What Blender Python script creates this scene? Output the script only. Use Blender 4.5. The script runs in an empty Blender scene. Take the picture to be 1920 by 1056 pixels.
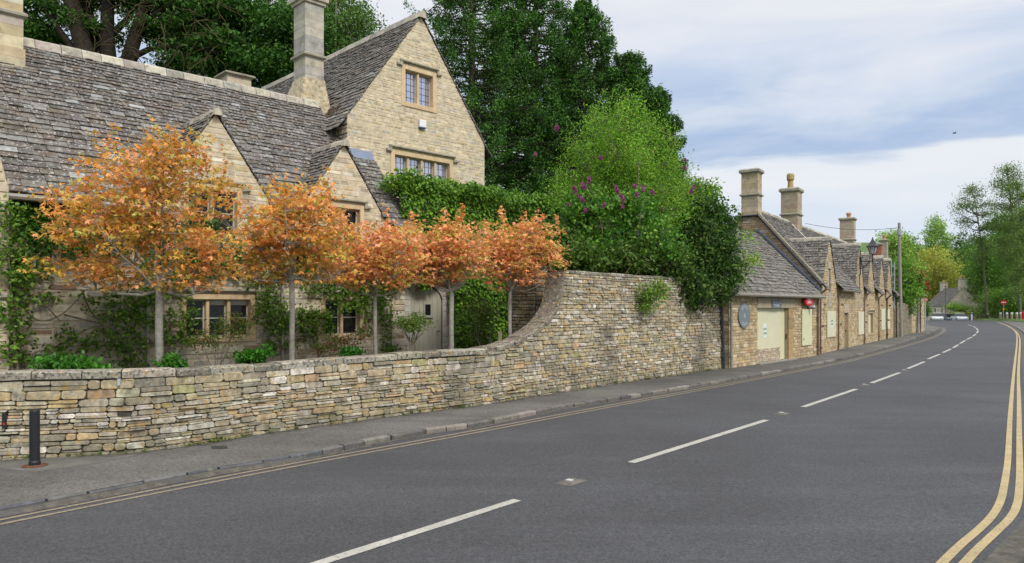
import bpy, math, random
import numpy as np
from mathutils import Vector, Matrix
from mathutils.geometry import tessellate_polygon
R = math.radians
C = bpy.context.scene.collection
sc = bpy.context.scene
rnd = random.Random(7)
rng = np.random.default_rng(11)

# ------------------------------------------------------------------ camera
CH = 1.95; F = 1365.0; HX = 960.0; HY = 577.0
cd = bpy.data.cameras.new('camera'); cam = bpy.data.objects.new('camera', cd); C.objects.link(cam)
cam.location = (0, 0, CH); cam.rotation_euler = (R(90), 0, 0)
cd.sensor_width = 36; cd.lens = 36*F/1920; cd.shift_y = (HY-528)/1920
cd.clip_start = .1; cd.clip_end = 3000
sc.camera = cam
sc.view_settings.view_transform = 'Standard'; sc.view_settings.look = 'None'
sc.view_settings.exposure = 0.0; sc.view_settings.gamma = 1

# ------------------------------------------------------------------ world
SUN_EL, SUN_AZ = 44, 146      # azimuth clockwise from +Y
w = bpy.data.worlds.new('World'); sc.world = w; w.use_nodes = True
nt = w.node_tree; nt.nodes.clear(); N = nt.nodes.new; L = nt.links.new
out = N('ShaderNodeOutputWorld'); bg = N('ShaderNodeBackground'); L(bg.outputs[0], out.inputs[0])
sky = N('ShaderNodeTexSky'); sky.sky_type = 'NISHITA'; sky.sun_disc = False
sky.sun_elevation = R(SUN_EL); sky.sun_rotation = R(SUN_AZ)
sks = N('ShaderNodeVectorMath'); sks.operation = 'SCALE'; sks.inputs['Scale'].default_value = .10; L(sky.outputs[0], sks.inputs[0])
tc = N('ShaderNodeTexCoord')
sx_ = N('ShaderNodeSeparateXYZ'); L(tc.outputs['Generated'], sx_.inputs[0])
mp = N('ShaderNodeMapping'); mp.inputs['Scale'].default_value = (1.3, 1.3, 6.5); mp.inputs['Rotation'].default_value = (0, R(5), 0)
L(tc.outputs['Generated'], mp.inputs[0])
n1 = N('ShaderNodeTexNoise'); n1.inputs['Scale'].default_value = 2.1; n1.inputs['Detail'].default_value = 8; n1.inputs['Roughness'].default_value = .5; n1.inputs['Distortion'].default_value = .5
L(mp.outputs[0], n1.inputs['Vector'])
def math_n(op, a, b=None, clamp=False):
    m = N('ShaderNodeMath'); m.operation = op; m.use_clamp = clamp
    for i, q in enumerate((a, b)):
        if q is None: continue
        if isinstance(q, (int, float)): m.inputs[i].default_value = q
        else: L(q, m.inputs[i])
    return m.outputs[0]
zz = math_n('ADD', sx_.outputs['Z'], math_n('MULTIPLY', math_n('SUBTRACT', n1.outputs['Fac'], .5), .26))
zz = math_n('ADD', zz, math_n('MULTIPLY', sx_.outputs['X'], .02))
rp = N('ShaderNodeValToRGB'); L(zz, rp.inputs[0]); e = rp.color_ramp.elements
stops = [(0, (.70,.80,.95)), (.10, (.78,.86,.97)), (.165, (.90,.93,.98)), (.192, (.88,.92,.98)), (.212, (.48,.61,.83)), (.25, (.45,.59,.82)),
         (.295, (.60,.71,.90)), (.34, (.78,.84,.95)), (.39, (.90,.92,.97)), (.46, (.80,.86,.97)), (.55, (.92,.94,.98))]
e[0].position = stops[0][0]; e[0].color = stops[0][1]+(1,)
e[1].position = stops[-1][0]; e[1].color = stops[-1][1]+(1,)
for p_, c_ in stops[1:-1]:
    k = e.new(p_); k.color = c_+(1,)
mp2 = N('ShaderNodeMapping'); mp2.inputs['Scale'].default_value = (2.2, 2.2, 8); mp2.inputs['Location'].default_value = (3, 1, 2); mp2.inputs['Rotation'].default_value = (0, R(-8), 0); L(tc.outputs['Generated'], mp2.inputs[0])
n2 = N('ShaderNodeTexNoise'); n2.inputs['Scale'].default_value = 1.9; n2.inputs['Detail'].default_value = 9; n2.inputs['Roughness'].default_value = .58; n2.inputs['Distortion'].default_value = .4; L(mp2.outputs[0], n2.inputs['Vector'])
cf = N('ShaderNodeMapRange'); cf.inputs[1].default_value = .42; cf.inputs[2].default_value = .72; cf.inputs[4].default_value = .62; L(n2.outputs['Fac'], cf.inputs[0])
mw = N('ShaderNodeMix'); mw.data_type = 'RGBA'; mw.inputs[7].default_value = (.95,.96,.99,1); L(cf.outputs[0], mw.inputs[0]); L(rp.outputs[0], mw.inputs[6])
mx = N('ShaderNodeMix'); mx.data_type = 'RGBA'; mx.inputs[0].default_value = .93
L(sks.outputs[0], mx.inputs[6]); L(mw.outputs[2], mx.inputs[7])
L(mx.outputs[2], bg.inputs[0])
mr = N('ShaderNodeMapRange'); mr.inputs[1].default_value = .40; mr.inputs[2].default_value = .95; mr.inputs[3].default_value = .96; mr.inputs[4].default_value = 2.0
L(sx_.outputs['Z'], mr.inputs[0]); L(mr.outputs[0], bg.inputs[1])
# ------------------------------------------------------------------ sun
sl = bpy.data.lights.new('sun', 'SUN'); sl.energy = 2.7; sl.angle = R(14); sl.color = (1, .95, .88)
so = bpy.data.objects.new('sun', sl); C.objects.link(so)
sd = Vector((math.sin(R(SUN_AZ))*math.cos(R(SUN_EL)), math.cos(R(SUN_AZ))*math.cos(R(SUN_EL)), math.sin(R(SUN_EL))))
so.rotation_euler = sd.to_track_quat('Z', 'Y').to_euler(); so.location = (0, -5, 30)

# ------------------------------------------------------------------ helpers
def G(px, py, z=0.0):
    Y = F*(CH-z)/(py-HY); return Vector(((px-HX)*Y/F, Y, z))
def V(px, py, Y):
    return Vector(((px-HX)*Y/F, Y, CH+(HY-py)*Y/F))
class MB:
    def __init__(s): s.v = []; s.f = []; s.c = []
    def add(s, vs, fs, col=(.5,.5,.5)):
        b = len(s.v); s.v += [tuple(q) for q in vs]
        for f in fs: s.f.append([b+i for i in f]); s.c.append(col)
    def build(s, name, m, parent=None, smooth=False, kind=None):
        o = np.zeros(3)
        q = parent
        while q is not None: o += np.array(q.location); q = q.parent
        me = bpy.data.meshes.new(name)
        vv = np.array(s.v, dtype=float).reshape(-1, 3)-o
        me.from_pydata(vv.tolist(), [], s.f)
        at = me.attributes.new('Col', 'FLOAT_COLOR', 'FACE')
        at.data.foreach_set('color', np.array([c[:3]+(1,) if len(c) == 3 else c for c in s.c], dtype=np.float32).ravel())
        if smooth: me.polygons.foreach_set('use_smooth', [True]*len(s.f))
        me.materials.append(m)
        ob = bpy.data.objects.new(name, me); C.objects.link(ob)
        if parent: ob.parent = parent
        if kind: ob['kind'] = kind
        return ob
def tag(o, label=None, cat=None, group=None, kind=None):
    if label: o['label'] = label
    if cat: o['category'] = cat
    if group: o['group'] = group
    if kind: o['kind'] = kind
    return o
def thing(name, loc, label, cat, group=None):
    o = bpy.data.objects.new(name, None); C.objects.link(o); o.location = loc; o.empty_display_size = .3
    return tag(o, label, cat, group)
BOXF = [(0,1,2,3), (7,6,5,4), (0,4,5,1), (1,5,6,2), (2,6,7,3), (3,7,4,0)]
def fbox(mb, fr, a0, a1, z0, z1, o0, o1, col=(.5,.5,.5)):
    mb.add([fr(a0,z0,o0), fr(a1,z0,o0), fr(a1,z1,o0), fr(a0,z1,o0), fr(a0,z0,o1), fr(a1,z0,o1), fr(a1,z1,o1), fr(a0,z1,o1)], BOXF, col)
def cbox(mb, fr, a0, a1, z0, z1, o0, o1, col=(.5,.5,.5), ch=.01):
    # box with a chamfered front
    fbox(mb, fr, a0, a1, z0, z1, o0, o1-ch, col)
    mb.add([fr(a0,z0,o1-ch), fr(a1,z0,o1-ch), fr(a1,z1,o1-ch), fr(a0,z1,o1-ch), fr(a0+ch,z0+ch,o1), fr(a1-ch,z0+ch,o1), fr(a1-ch,z1-ch,o1), fr(a0+ch,z1-ch,o1)], [(7,6,5,4), (0,4,5,1), (1,5,6,2), (2,6,7,3), (3,7,4,0)], col)
def tube(mb, pts, rad, n=6, col=(.5,.5,.5), cap=True):
    pts = [Vector(p) for p in pts]; m = len(pts)
    if not hasattr(rad, '__len__'): rad = [rad]*m
    vs = []; up = Vector((0,0,1))
    for i, p in enumerate(pts):
        d = (pts[min(i+1,m-1)]-pts[max(i-1,0)]).normalized()
        x = d.cross(up)
        if x.length < .05: x = d.cross(Vector((1,0,0)))
        x.normalize(); y = d.cross(x)
        for k in range(n):
            a = 2*math.pi*k/n
            vs.append(p+(x*math.cos(a)+y*math.sin(a))*rad[i])
    fs = [(i*n+k, i*n+(k+1)%n, (i+1)*n+(k+1)%n, (i+1)*n+k) for i in range(m-1) for k in range(n)]
    if cap: fs += [tuple(range(n)), tuple((m-1)*n+k for k in range(n))]
    mb.add(vs, fs, col)
def lathe(mb, c, prof, n=12, col=(.5,.5,.5)):
    c = Vector(c); vs = []
    for r, z in prof:
        for k in range(n):
            a = 2*math.pi*k/n; vs.append(c+Vector((r*math.cos(a), r*math.sin(a), z)))
    m = len(prof)
    fs = [(i*n+k, i*n+(k+1)%n, (i+1)*n+(k+1)%n, (i+1)*n+k) for i in range(m-1) for k in range(n)]
    fs += [tuple(range(n)), tuple((m-1)*n+k for k in range(n))]
    mb.add(vs, fs, col)
def poly(mb, pts, col=(.5,.5,.5)):
    pts = [Vector(p) for p in pts]
    tr = tessellate_polygon([[Vector((p.x, p.y, 0)) for p in pts]])
    mb.add(pts, [tuple(t) for t in tr], col)
def frame(O, u, w_):
    O = Vector(O); u = Vector(u); w_ = Vector(w_)
    return lambda s, t, z: O+u*s+w_*t+Vector((0,0,z))
def jc(c, j=.15, r=rnd):
    k = 1+r.uniform(-j, j); return tuple(max(0,min(1, x*k*(1+r.uniform(-.03,.03)))) for x in c[:3])
def pick(pal):
    tot = sum(p[1] for p in pal); x = rnd.uniform(0, tot)
    for c, w_ in pal:
        x -= w_
        if x <= 0: return jc(c)
    return jc(pal[0][0])

# ------------------------------------------------------------------ materials
def newmat(name):
    m = bpy.data.materials.new(name); m.use_nodes = True; t = m.node_tree
    b = t.nodes['Principled BSDF']; return m, t, b
def mix(t, fac, a, b, mode='MIX'):
    n = t.nodes.new('ShaderNodeMix'); n.data_type = 'RGBA'; n.blend_type = mode
    for i, q in ((0, fac), (6, a), (7, b)):
        if isinstance(q, (int, float)): n.inputs[i].default_value = q
        elif isinstance(q, tuple): n.inputs[i].default_value = q+(1,) if len(q) == 3 else q
        else: t.links.new(q, n.inputs[i])
    return n.outputs[2]
def noise(t, scale, detail=4, rough=.55, vec=None, sc3=None, off=0):
    n = t.nodes.new('ShaderNodeTexNoise'); n.inputs['Scale'].default_value = scale; n.inputs['Detail'].default_value = detail; n.inputs['Roughness'].default_value = rough
    tcn = t.nodes.new('ShaderNodeTexCoord'); src = tcn.outputs['Object']
    if sc3 or off:
        mpn = t.nodes.new('ShaderNodeMapping'); mpn.inputs['Scale'].default_value = sc3 or (1,1,1); mpn.inputs['Location'].default_value = (off, off*1.7, off*.6)
        t.links.new(src, mpn.inputs[0]); src = mpn.outputs[0]
    t.links.new(src, n.inputs['Vector']); return n.outputs['Fac']
def ramp(t, fac, lo, hi, a=0., b=1.):
    n = t.nodes.new('ShaderNodeMapRange'); n.inputs[1].default_value = lo; n.inputs[2].default_value = hi; n.inputs[3].default_value = a; n.inputs[4].default_value = b
    t.links.new(fac, n.inputs[0]); return n.outputs[0]
def mul(t, a, b):
    n = t.nodes.new('ShaderNodeMath'); n.operation = 'MULTIPLY'
    for i, q in enumerate((a, b)):
        if isinstance(q, (int, float)): n.inputs[i].default_value = q
        else: t.links.new(q, n.inputs[i])
    return n.outputs[0]
def surf(name, base=None, rough=.85, var=.35, vscale=3, spots=(), bump=.3, bscale=40, bdist=.01, spec=.3):
    """attribute (or flat) colour x noise + lichen / stain spots"""
    m, t, b = newmat(name)
    if base is None:
        a = t.nodes.new('ShaderNodeAttribute'); a.attribute_name = 'Col'; col = a.outputs['Color']
    else:
        rg = t.nodes.new('ShaderNodeRGB'); rg.outputs[0].default_value = tuple(base)+(1,); col = rg.outputs[0]
    if var:
        nv = noise(t, vscale, 6, .65)
        k = ramp(t, nv, .3, .7, 1-var, 1+var)
        cmb = t.nodes.new('ShaderNodeCombineXYZ')
        for i in range(3): t.links.new(k, cmb.inputs[i])
        col = mix(t, 1., col, cmb.outputs[0], 'MULTIPLY')
    for i, (c, s, lo, hi, am) in enumerate(spots):
        nn = noise(t, s, 5, .6, off=3.1*i+1)
        f = ramp(t, nn, lo, hi, 0, am)
        col = mix(t, f, col, c)
    t.links.new(col, b.inputs['Base Color'])
    b.inputs['Roughness'].default_value = rough; b.inputs['Specular IOR Level'].default_value = spec
    if bump:
        bn = t.nodes.new('ShaderNodeBump'); bn.inputs['Strength'].default_value = bump; bn.inputs['Distance'].default_value = bdist
        t.links.new(noise(t, bscale, 6, .7), bn.inputs['Height']); t.links.new(bn.outputs[0], b.inputs['Normal'])
    return m
M = {}
OR, WH, BK, GN = (.44,.25,.045), (.52,.51,.46), (.05,.048,.04), (.17,.19,.045)
M['drystone'] = surf('drystone', var=.5, vscale=10, spots=[(BK, 26, .60, .68, .7), (WH, 15, .60, .68, .55), (OR, 14, .585, .66, .85), (GN, 1.3, .62, .78, .4), ((.11,.10,.08), 5, .58, .70, .45), ((.10,.092,.075), .5, .53, .66, .62)], bump=.7, bscale=35, bdist=.02)
M['coping'] = surf('coping', var=.35, vscale=9, spots=[(BK, 22, .50, .60, .85), (WH, 15, .58, .66, .6), (OR, 12, .60, .67, .8)], bump=.6, bscale=45, bdist=.015)
M['rubble'] = surf('rubble', var=.25, vscale=7, spots=[(BK, 3.5, .66, .78, .3), (WH, 6, .66, .76, .3), (OR, 5, .70, .78, .35)], bump=.5, bscale=35, bdist=.012)
M['ashlar'] = surf('ashlar', var=.22, vscale=5, spots=[((.14,.13,.11), 3, .56, .72, .6), (OR, 9, .66, .74, .4)], bump=.35, bscale=50, bdist=.008)
M['golden'] = surf('golden', var=.16, vscale=6, spots=[((.25,.2,.13), 5, .62, .75, .4)], bump=.2, bscale=50, bdist=.005)
M['slate'] = surf('slate', var=.35, vscale=9, spots=[((.42,.42,.415), 17, .56, .63, .8), ((.21,.205,.19), 4, .5, .62, .45), ((.05,.045,.04), 5, .6, .7, .5), ((.28,.17,.05), 11, .68, .74, .7), ((.09,.08,.03), 1.2, .62, .72, .5)], bump=.6, bscale=30, bdist=.015)
M['ridge'] = surf('ridge', var=.3, vscale=7, spots=[(BK, 13, .58, .68, .6), (WH, 9, .6, .68, .6), (OR, 8, .66, .72, .6)], bump=.5, bscale=30)
M['paint'] = surf('paint', rough=.6, var=.05, vscale=2, bump=.05, bscale=60)
M['metal'] = surf('metal', rough=.45, var=.12, vscale=5, bump=.1, bscale=80, spec=.5)
M['bark'] = surf('bark', var=.35, vscale=14, spots=[((.36,.36,.31), 20, .56, .66, .6), ((.13,.15,.05), 7, .6, .72, .5)], bump=.7, bscale=40, bdist=.01)
M['soil'] = surf('soil', base=(.09,.065,.04), var=.4, vscale=6, bump=1, bscale=20, bdist=.05)
M['grass'] = surf('grass', base=(.07,.13,.025), var=.45, vscale=.6, spots=[((.12,.15,.04), 2, .5, .7, .6)], bump=1, bscale=8, bdist=.1)
M['kerb'] = surf('kerb', var=.3, vscale=8, spots=[((.06,.055,.05), 12, .55, .7, .6), ((.22,.2,.14), 5, .6, .7, .5)], bump=.5, bscale=40)
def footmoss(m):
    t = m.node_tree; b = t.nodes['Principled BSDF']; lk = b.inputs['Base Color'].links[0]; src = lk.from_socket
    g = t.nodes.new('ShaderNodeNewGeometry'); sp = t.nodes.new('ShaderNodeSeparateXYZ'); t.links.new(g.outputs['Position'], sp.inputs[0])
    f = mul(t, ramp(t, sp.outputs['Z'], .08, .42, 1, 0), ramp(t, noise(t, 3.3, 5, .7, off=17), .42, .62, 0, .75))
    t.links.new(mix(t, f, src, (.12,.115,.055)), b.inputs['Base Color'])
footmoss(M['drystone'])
def asphalt(name, c0, c1, stain=.5):
    m, t, b = newmat(name)
    big = noise(t, .35, 5, .6); fine = noise(t, 95, 3, .8); mid = noise(t, 4, 6, .7, off=5)
    col = mix(t, ramp(t, big, .35, .65), c0, c1)
    col = mix(t, ramp(t, mid, .62, .75, 0, stain), col, tuple(x*1.35 for x in c1))
    col = mix(t, ramp(t, noise(t, 2.2, 5, .7, off=9), .6, .75, 0, stain), col, tuple(x*.72 for x in c0))
    col = mix(t, ramp(t, noise(t, 1.0, 4, .6, sc3=(.25,1.6,1), off=3), .5, .72, 0, .5), col, tuple(x*1.25 for x in c1)); col = mix(t, ramp(t, noise(t, 7, 6, .8, off=13), .68, .76, 0, .5), col, tuple(x*1.9 for x in c1)); col = mix(t, ramp(t, noise(t, .16, 3, .6, off=21), .45, .65, 0, .4), col, tuple(x*.78 for x in c0))
    k = ramp(t, fine, .3, .7, .55, 1.45); k2 = ramp(t, noise(t, 42, 2, .6, off=4), .35, .65, .68, 1.32); k3 = ramp(t, noise(t, 17, 3, .7, off=6), .35, .65, .86, 1.14); k = mul(t, mul(t, k, k2), k3)
    cmb = t.nodes.new('ShaderNodeCombineXYZ')
    for i in range(3): t.links.new(k, cmb.inputs[i])
    col = mix(t, 1., col, cmb.outputs[0], 'MULTIPLY')
    col = mix(t, ramp(t, noise(t, 38, 2, .5, off=2), .75, .8, 0, .7), col, (.26,.24,.2))
    # fine cracks
    vo = t.nodes.new('ShaderNodeTexVoronoi'); vo.feature = 'DISTANCE_TO_EDGE'; vo.inputs['Scale'].default_value = .45
    tcn = t.nodes.new('ShaderNodeTexCoord')
    wn = t.nodes.new('ShaderNodeTexNoise'); wn.inputs['Scale'].default_value = 2.5; wn.inputs['Detail'].default_value = 6
    t.links.new(tcn.outputs['Object'], wn.inputs['Vector'])
    ad = t.nodes.new('ShaderNodeVectorMath'); ad.operation = 'MULTIPLY_ADD'; ad.inputs[1].default_value = (.9,.9,.9)
    t.links.new(wn.outputs['Color'], ad.inputs[0]); t.links.new(tcn.outputs['Object'], ad.inputs[2]); t.links.new(ad.outputs[0], vo.inputs['Vector'])
    cr = mul(t, ramp(t, vo.outputs['Distance'], .0, .006, .6, 0), ramp(t, noise(t, .3, 3, .5, off=7), .52, .62))
    col = mix(t, cr, col, (.02,.02,.02))
    t.links.new(col, b.inputs['Base Color']); b.inputs['Roughness'].default_value = .8; b.inputs['Specular IOR Level'].default_value = .35
    bn = t.nodes.new('ShaderNodeBump'); bn.inputs['Strength'].default_value = .55; bn.inputs['Distance'].default_value = .006
    t.links.new(fine, bn.inputs['Height']); t.links.new(bn.outputs[0], b.inputs['Normal'])
    return m
M['road'] = asphalt('road', (.046,.046,.049), (.062,.063,.068))
M['path'] = asphalt('path', (.070,.067,.061), (.135,.129,.118), .7)
def worn(name, c, under=(.09,.09,.09), lo=.60, hi=.70):
    m, t, b = newmat(name)
    f = ramp(t, noise(t, 30, 6, .75), lo, hi, 0, .9)
    col = mix(t, f, mix(t, ramp(t, noise(t, 3, 5, .6), .35, .65), c, tuple(x*.78 for x in c)), under)
    t.links.new(col, b.inputs['Base Color']); b.inputs['Roughness'].default_value = .75
    bn = t.nodes.new('ShaderNodeBump'); bn.inputs['Strength'].default_value = .4; bn.inputs['Distance'].default_value = .005
    t.links.new(noise(t, 95, 3, .8), bn.inputs['Height']); t.links.new(bn.outputs[0], b.inputs['Normal'])
    return m
M['whiteline'] = worn('whiteline', (.42,.405,.355), lo=.53, hi=.66)
M['yellowline'] = worn('yellowline', (.42,.325,.16), lo=.53, hi=.66)
M['oldyellow'] = worn('oldyellow', (.27,.22,.135), lo=.47, hi=.62)
def leafmat(name, trans=.35, rough=.5):
    m, t, b = newmat(name); t.nodes.remove(b)
    o = [n for n in t.nodes if n.type == 'OUTPUT_MATERIAL'][0]
    a = t.nodes.new('ShaderNodeAttribute'); a.attribute_name = 'Col'
    d = t.nodes.new('ShaderNodeBsdfPrincipled'); d.inputs['Roughness'].default_value = rough; d.inputs['Specular IOR Level'].default_value = .25
    tr = t.nodes.new('ShaderNodeBsdfTranslucent'); ms = t.nodes.new('ShaderNodeMixShader'); ms.inputs[0].default_value = trans
    t.links.new(a.outputs['Color'], d.inputs['Base Color']); t.links.new(a.outputs['Color'], tr.inputs[0])
    t.links.new(d.outputs[0], ms.inputs[1]); t.links.new(tr.outputs[0], ms.inputs[2]); t.links.new(ms.outputs[0], o.inputs[0])
    return m
M['leaf'] = leafmat('leaf'); M['needle'] = leafmat('needle', .2, .6); M['petal'] = leafmat('petal', .4, .6)
def glass(name, base, rough=.04, metal=0):
    m, t, b = newmat(name)
    b.inputs['Base Color'].default_value = base+(1,); b.inputs['Roughness'].default_value = rough; b.inputs['Metallic'].default_value = metal; b.inputs['IOR'].default_value = 1.45; b.inputs['Specular IOR Level'].default_value = .32
    bn = t.nodes.new('ShaderNodeBump'); bn.inputs['Strength'].default_value = .12; bn.inputs['Distance'].default_value = .02
    t.links.new(noise(t, 3, 2, .5), bn.inputs['Height']); t.links.new(bn.outputs[0], b.inputs['Normal'])
    return m
M['glass'] = glass('glass', (.012,.013,.015)); M['skyglass'] = glass('skyglass', (.55,.57,.66), .12, .8)
M['lampglass'] = glass('lampglass', (.35,.38,.4), .15)

# ------------------------------------------------------------------ stone walls
def spans(outline, z):
    xs = []
    n = len(outline)
    for i in range(n):
        (a0, z0), (a1, z1) = outline[i], outline[(i+1) % n]
        if (z0 <= z) != (z1 <= z): xs.append(a0+(a1-a0)*(z-z0)/(z1-z0))
    xs.sort(); return [(xs[i], xs[i+1]) for i in range(0, len(xs)-1, 2)]
def cut(iv, holes, z0, z1):
    for h in holes:
        if h[2] >= z1-1e-4 or h[3] <= z0+1e-4: continue
        nv = []
        for a, b in iv:
            if h[1] <= a or h[0] >= b: nv.append((a, b)); continue
            if h[0] > a: nv.append((a, h[0]))
            if h[1] < b: nv.append((h[1], b))
        iv = nv
    return iv
def stone(mb, fr, a0, a1, z0, z1, d, col, fine=True):
    j = lambda s: rnd.uniform(-s, s)
    w_, h = a1-a0, z1-z0
    if w_ < .02 or h < .015: return
    if fine:
        c = min(.022, h*.28, w_*.28)
        base = [(a0+c,z0), (a1-c,z0), (a1,z0+c), (a1,z1-c), (a1-c,z1), (a0+c,z1), (a0,z1-c), (a0,z0+c)]
        base = [(a+j(.008), z+j(min(.009, h*.09))) for a, z in base]
        ma, mz = (a0+a1)/2, (z0+z1)/2; t1, t2 = j(.10), j(.12)
        def ring(k, o): return [fr(ma+(a-ma)*(1-k/w_*2 if w_ > 2*k else .6), mz+(z-mz)*(1-k/h*2 if h > 2*k*1.3 else .55), o+(a-ma)*t1*.3+(z-mz)*t2*.3) for a, z in base]
        k1 = min(.003, h*.04); k2 = min(.010, h*.12)
        vs = ring(0, -.03)+ring(k1, d*.65)+ring(k2, d)
        fs = [(r*8+i, r*8+(i+1) % 8, (r+1)*8+(i+1) % 8, (r+1)*8+i) for r in range(2) for i in range(8)]+[tuple(range(16,24))]
        mb.add(vs, fs, col)
    else:
        e_ = min(.008, h*.15)
        dd = [d+j(.004) for _ in range(4)]
        vs = [fr(a0,z0,-.01), fr(a1,z0,-.01), fr(a1,z1,-.01), fr(a0,z1,-.01), fr(a0+e_,z0+e_,dd[0]), fr(a1-e_,z0+e_,dd[1]), fr(a1-e_,z1-e_,dd[2]), fr(a0+e_,z1-e_,dd[3])]
        mb.add(vs, [(4,5,6,7), (0,1,5,4), (1,2,6,5), (2,3,7,6), (3,0,4,7)], col)
def stonework(mb, fr, outline, holes=(), ch=(.08,.14), sw=(.15,.42), depth=(.01,.03), gap=.008, pal=None, fine=False, merge=0):
    zs = [z for a, z in outline]; z = min(zs); zt = max(zs)
    while z < zt-.02:
        h = rnd.uniform(*ch)
        if z+h > zt: h = zt-z
        iv = cut(spans(outline, z+h*.5), holes, z, z+h)
        for a, b in iv:
            x = a
            while x < b-.02:
                wd = rnd.uniform(*sw)*(.7+.3*h/ch[1])
                if b-x-wd < sw[0]*.7: wd = b-x
                if fine and rnd.random() < merge and wd > sw[0]*1.3:     # two thin stones on top of each other
                    k = rnd.uniform(.35,.65)
                    for (q0, q1) in ((z, z+h*k), (z+h*k, z+h)): stone(mb, fr, x+gap/2, x+wd-gap/2, q0+gap/2, q1-gap/2, rnd.uniform(*depth), pick(pal), fine)
                else: stone(mb, fr, x+gap/2, x+wd-gap/2, z+gap/2, z+h-gap/2, rnd.uniform(*depth), pick(pal), fine)
                x += wd
        z += h
def backing(mb, fr, outline, holes, col, o=0.0):
    zs = sorted(set([round(z, 4) for a, z in outline]+[round(x, 4) for h in holes for x in h[2:4]]))
    zs = [z for z in zs if min(q[1] for q in outline) <= z <= max(q[1] for q in outline)]
    for z0, z1 in zip(zs[:-1], zs[1:]):
        if z1-z0 < 1e-3: continue
        e_ = 1e-4
        s0, s1 = spans(outline, z0+e_), spans(outline, z1-e_)
        for (l0, r0), (l1, r1) in zip(s0, s1):
            iv = cut([(max(l0,l1) if any(h[2] < z1-1e-3 and h[3] > z0+1e-3 for h in holes) else l0, r0)], holes, z0, z1)
            if len(iv) == 1 and iv[0] == (l0, r0): mb.add([fr(l0,z0,o), fr(r0,z0,o), fr(r1,z1,o), fr(l1,z1,o)], [(0,1,2,3)], col)
            else:
                iv = cut([(min(l0,l1), max(r0,r1))], holes, z0, z1)
                for i, (a, b) in enumerate(iv):
                    A0 = l0 if i == 0 else a; A1 = l1 if i == 0 else a
                    B0 = r0 if i == len(iv)-1 else b; B1 = r1 if i == len(iv)-1 else b
                    mb.add([fr(A0,z0,o), fr(B0,z0,o), fr(B1,z1,o), fr(A1,z1,o)], [(0,1,2,3)], col)
CREAM = [((.56,.475,.335), 5), ((.50,.42,.29), 4), ((.42,.36,.26), 2), ((.50,.39,.23), 2), ((.33,.27,.19), 1.3), ((.58,.52,.41), 2.5)]
WING = [((.55,.465,.335), 5), ((.51,.43,.30), 4), ((.47,.405,.30), 3), ((.43,.34,.21), 1.6), ((.46,.43,.37), 1.5)]
FACADE = [((.46,.41,.32), 4), ((.54,.465,.34), 4), ((.38,.355,.30), 3), ((.60,.54,.42), 2.5), ((.30,.20,.14), .7)]
DRY = [((.385,.325,.21), 7), ((.44,.395,.295), 5), ((.30,.27,.205), 6), ((.42,.32,.17), 1.8), ((.54,.50,.42), 2.6), ((.26,.23,.17), 1.6), ((.36,.33,.17), .8), ((.44,.31,.19), .8)]
ROWP = [((.42,.325,.185), 5), ((.46,.365,.22), 4), ((.36,.275,.155), 3), ((.50,.42,.29), 2), ((.30,.235,.15), 1.2), ((.48,.32,.16), .8)]
SLATE = [((.114,.099,.083), 5), ((.088,.080,.070), 5), ((.14,.125,.106), 3), ((.12,.096,.070), 3), ((.18,.17,.155), 1.4), ((.27,.27,.265), .35)]
SLATE2 = [((.105,.092,.076), 5), ((.085,.077,.067), 5), ((.13,.115,.095), 3), ((.17,.155,.13), 1.2)]

# ------------------------------------------------------------------ roofs
def slates(mb, fr, blen, ivf, e0=.17, e1=.09, sw=(.16,.36), pal=SLATE, th=.022, ragged=.02):
    b = -.03
    while b < blen-.02:
        k = max(0, b/blen); ex = e0+(e1-e0)*k
        ex *= rnd.uniform(.9, 1.1)
        for a0, a1 in ivf(b+ex*.5):
            if a1-a0 < .04: continue
            bq = min(b+ex*1.05, blen-.01); iq = min(.09,(a1-a0)*.3); mb.add([fr(a0+iq,b,-.03), fr(a1-iq,b,-.03), fr(a1-iq,bq,-.03), fr(a0+iq,bq,-.03)], [(0,1,2,3)], (.03,.028,.025))
            x = a0+rnd.uniform(-ragged, ragged)
            while x < a1-.02:
                wd = rnd.uniform(*sw)*(1-.3*k)
                if a1-x-wd < sw[0]*.6: wd = a1-x+rnd.uniform(-ragged, ragged)
                c = pick(pal); u = min(b+ex*1.9, blen)
                o0 = rnd.uniform(.022,.04); db = rnd.uniform(-.014,.014); sk = rnd.uniform(-.008,.008); g = rnd.uniform(.002,.007)
                t_ = th*rnd.uniform(.7,1.3)
                vs = [fr(x+g,b+db+sk,o0), fr(x+wd-g,b+db-sk,o0+rnd.uniform(-.006,.006)), fr(x+wd-g,u,-.005), fr(x+g,u,-.005),
                      fr(x+g,b+db+sk,o0+t_), fr(x+wd-g,b+db-sk,o0+t_), fr(x+wd-g,u,t_*.6), fr(x+g,u,t_*.6)]
                mb.add(vs, [(4,5,6,7), (0,1,5,4), (1,2,6,5), (3,0,4,7)], c)
                x += wd
        b += ex
def slope(P, ax, fixed, base, z0, dirn, run, rise):
    """sloping plane: ax 's' = eave runs along s, climbing in t from base; ax 't' = eave along t, climbing in s"""
    ln = math.hypot(run, rise); cb, sb = run/ln, rise/ln
    def fr(a, b, o):
        h = base+dirn*(b*cb-o*sb*1.0); z = z0+b*sb+o*cb
        return P(a, h, z) if ax == 's' else P(h, a, z)
    return fr, ln
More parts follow.
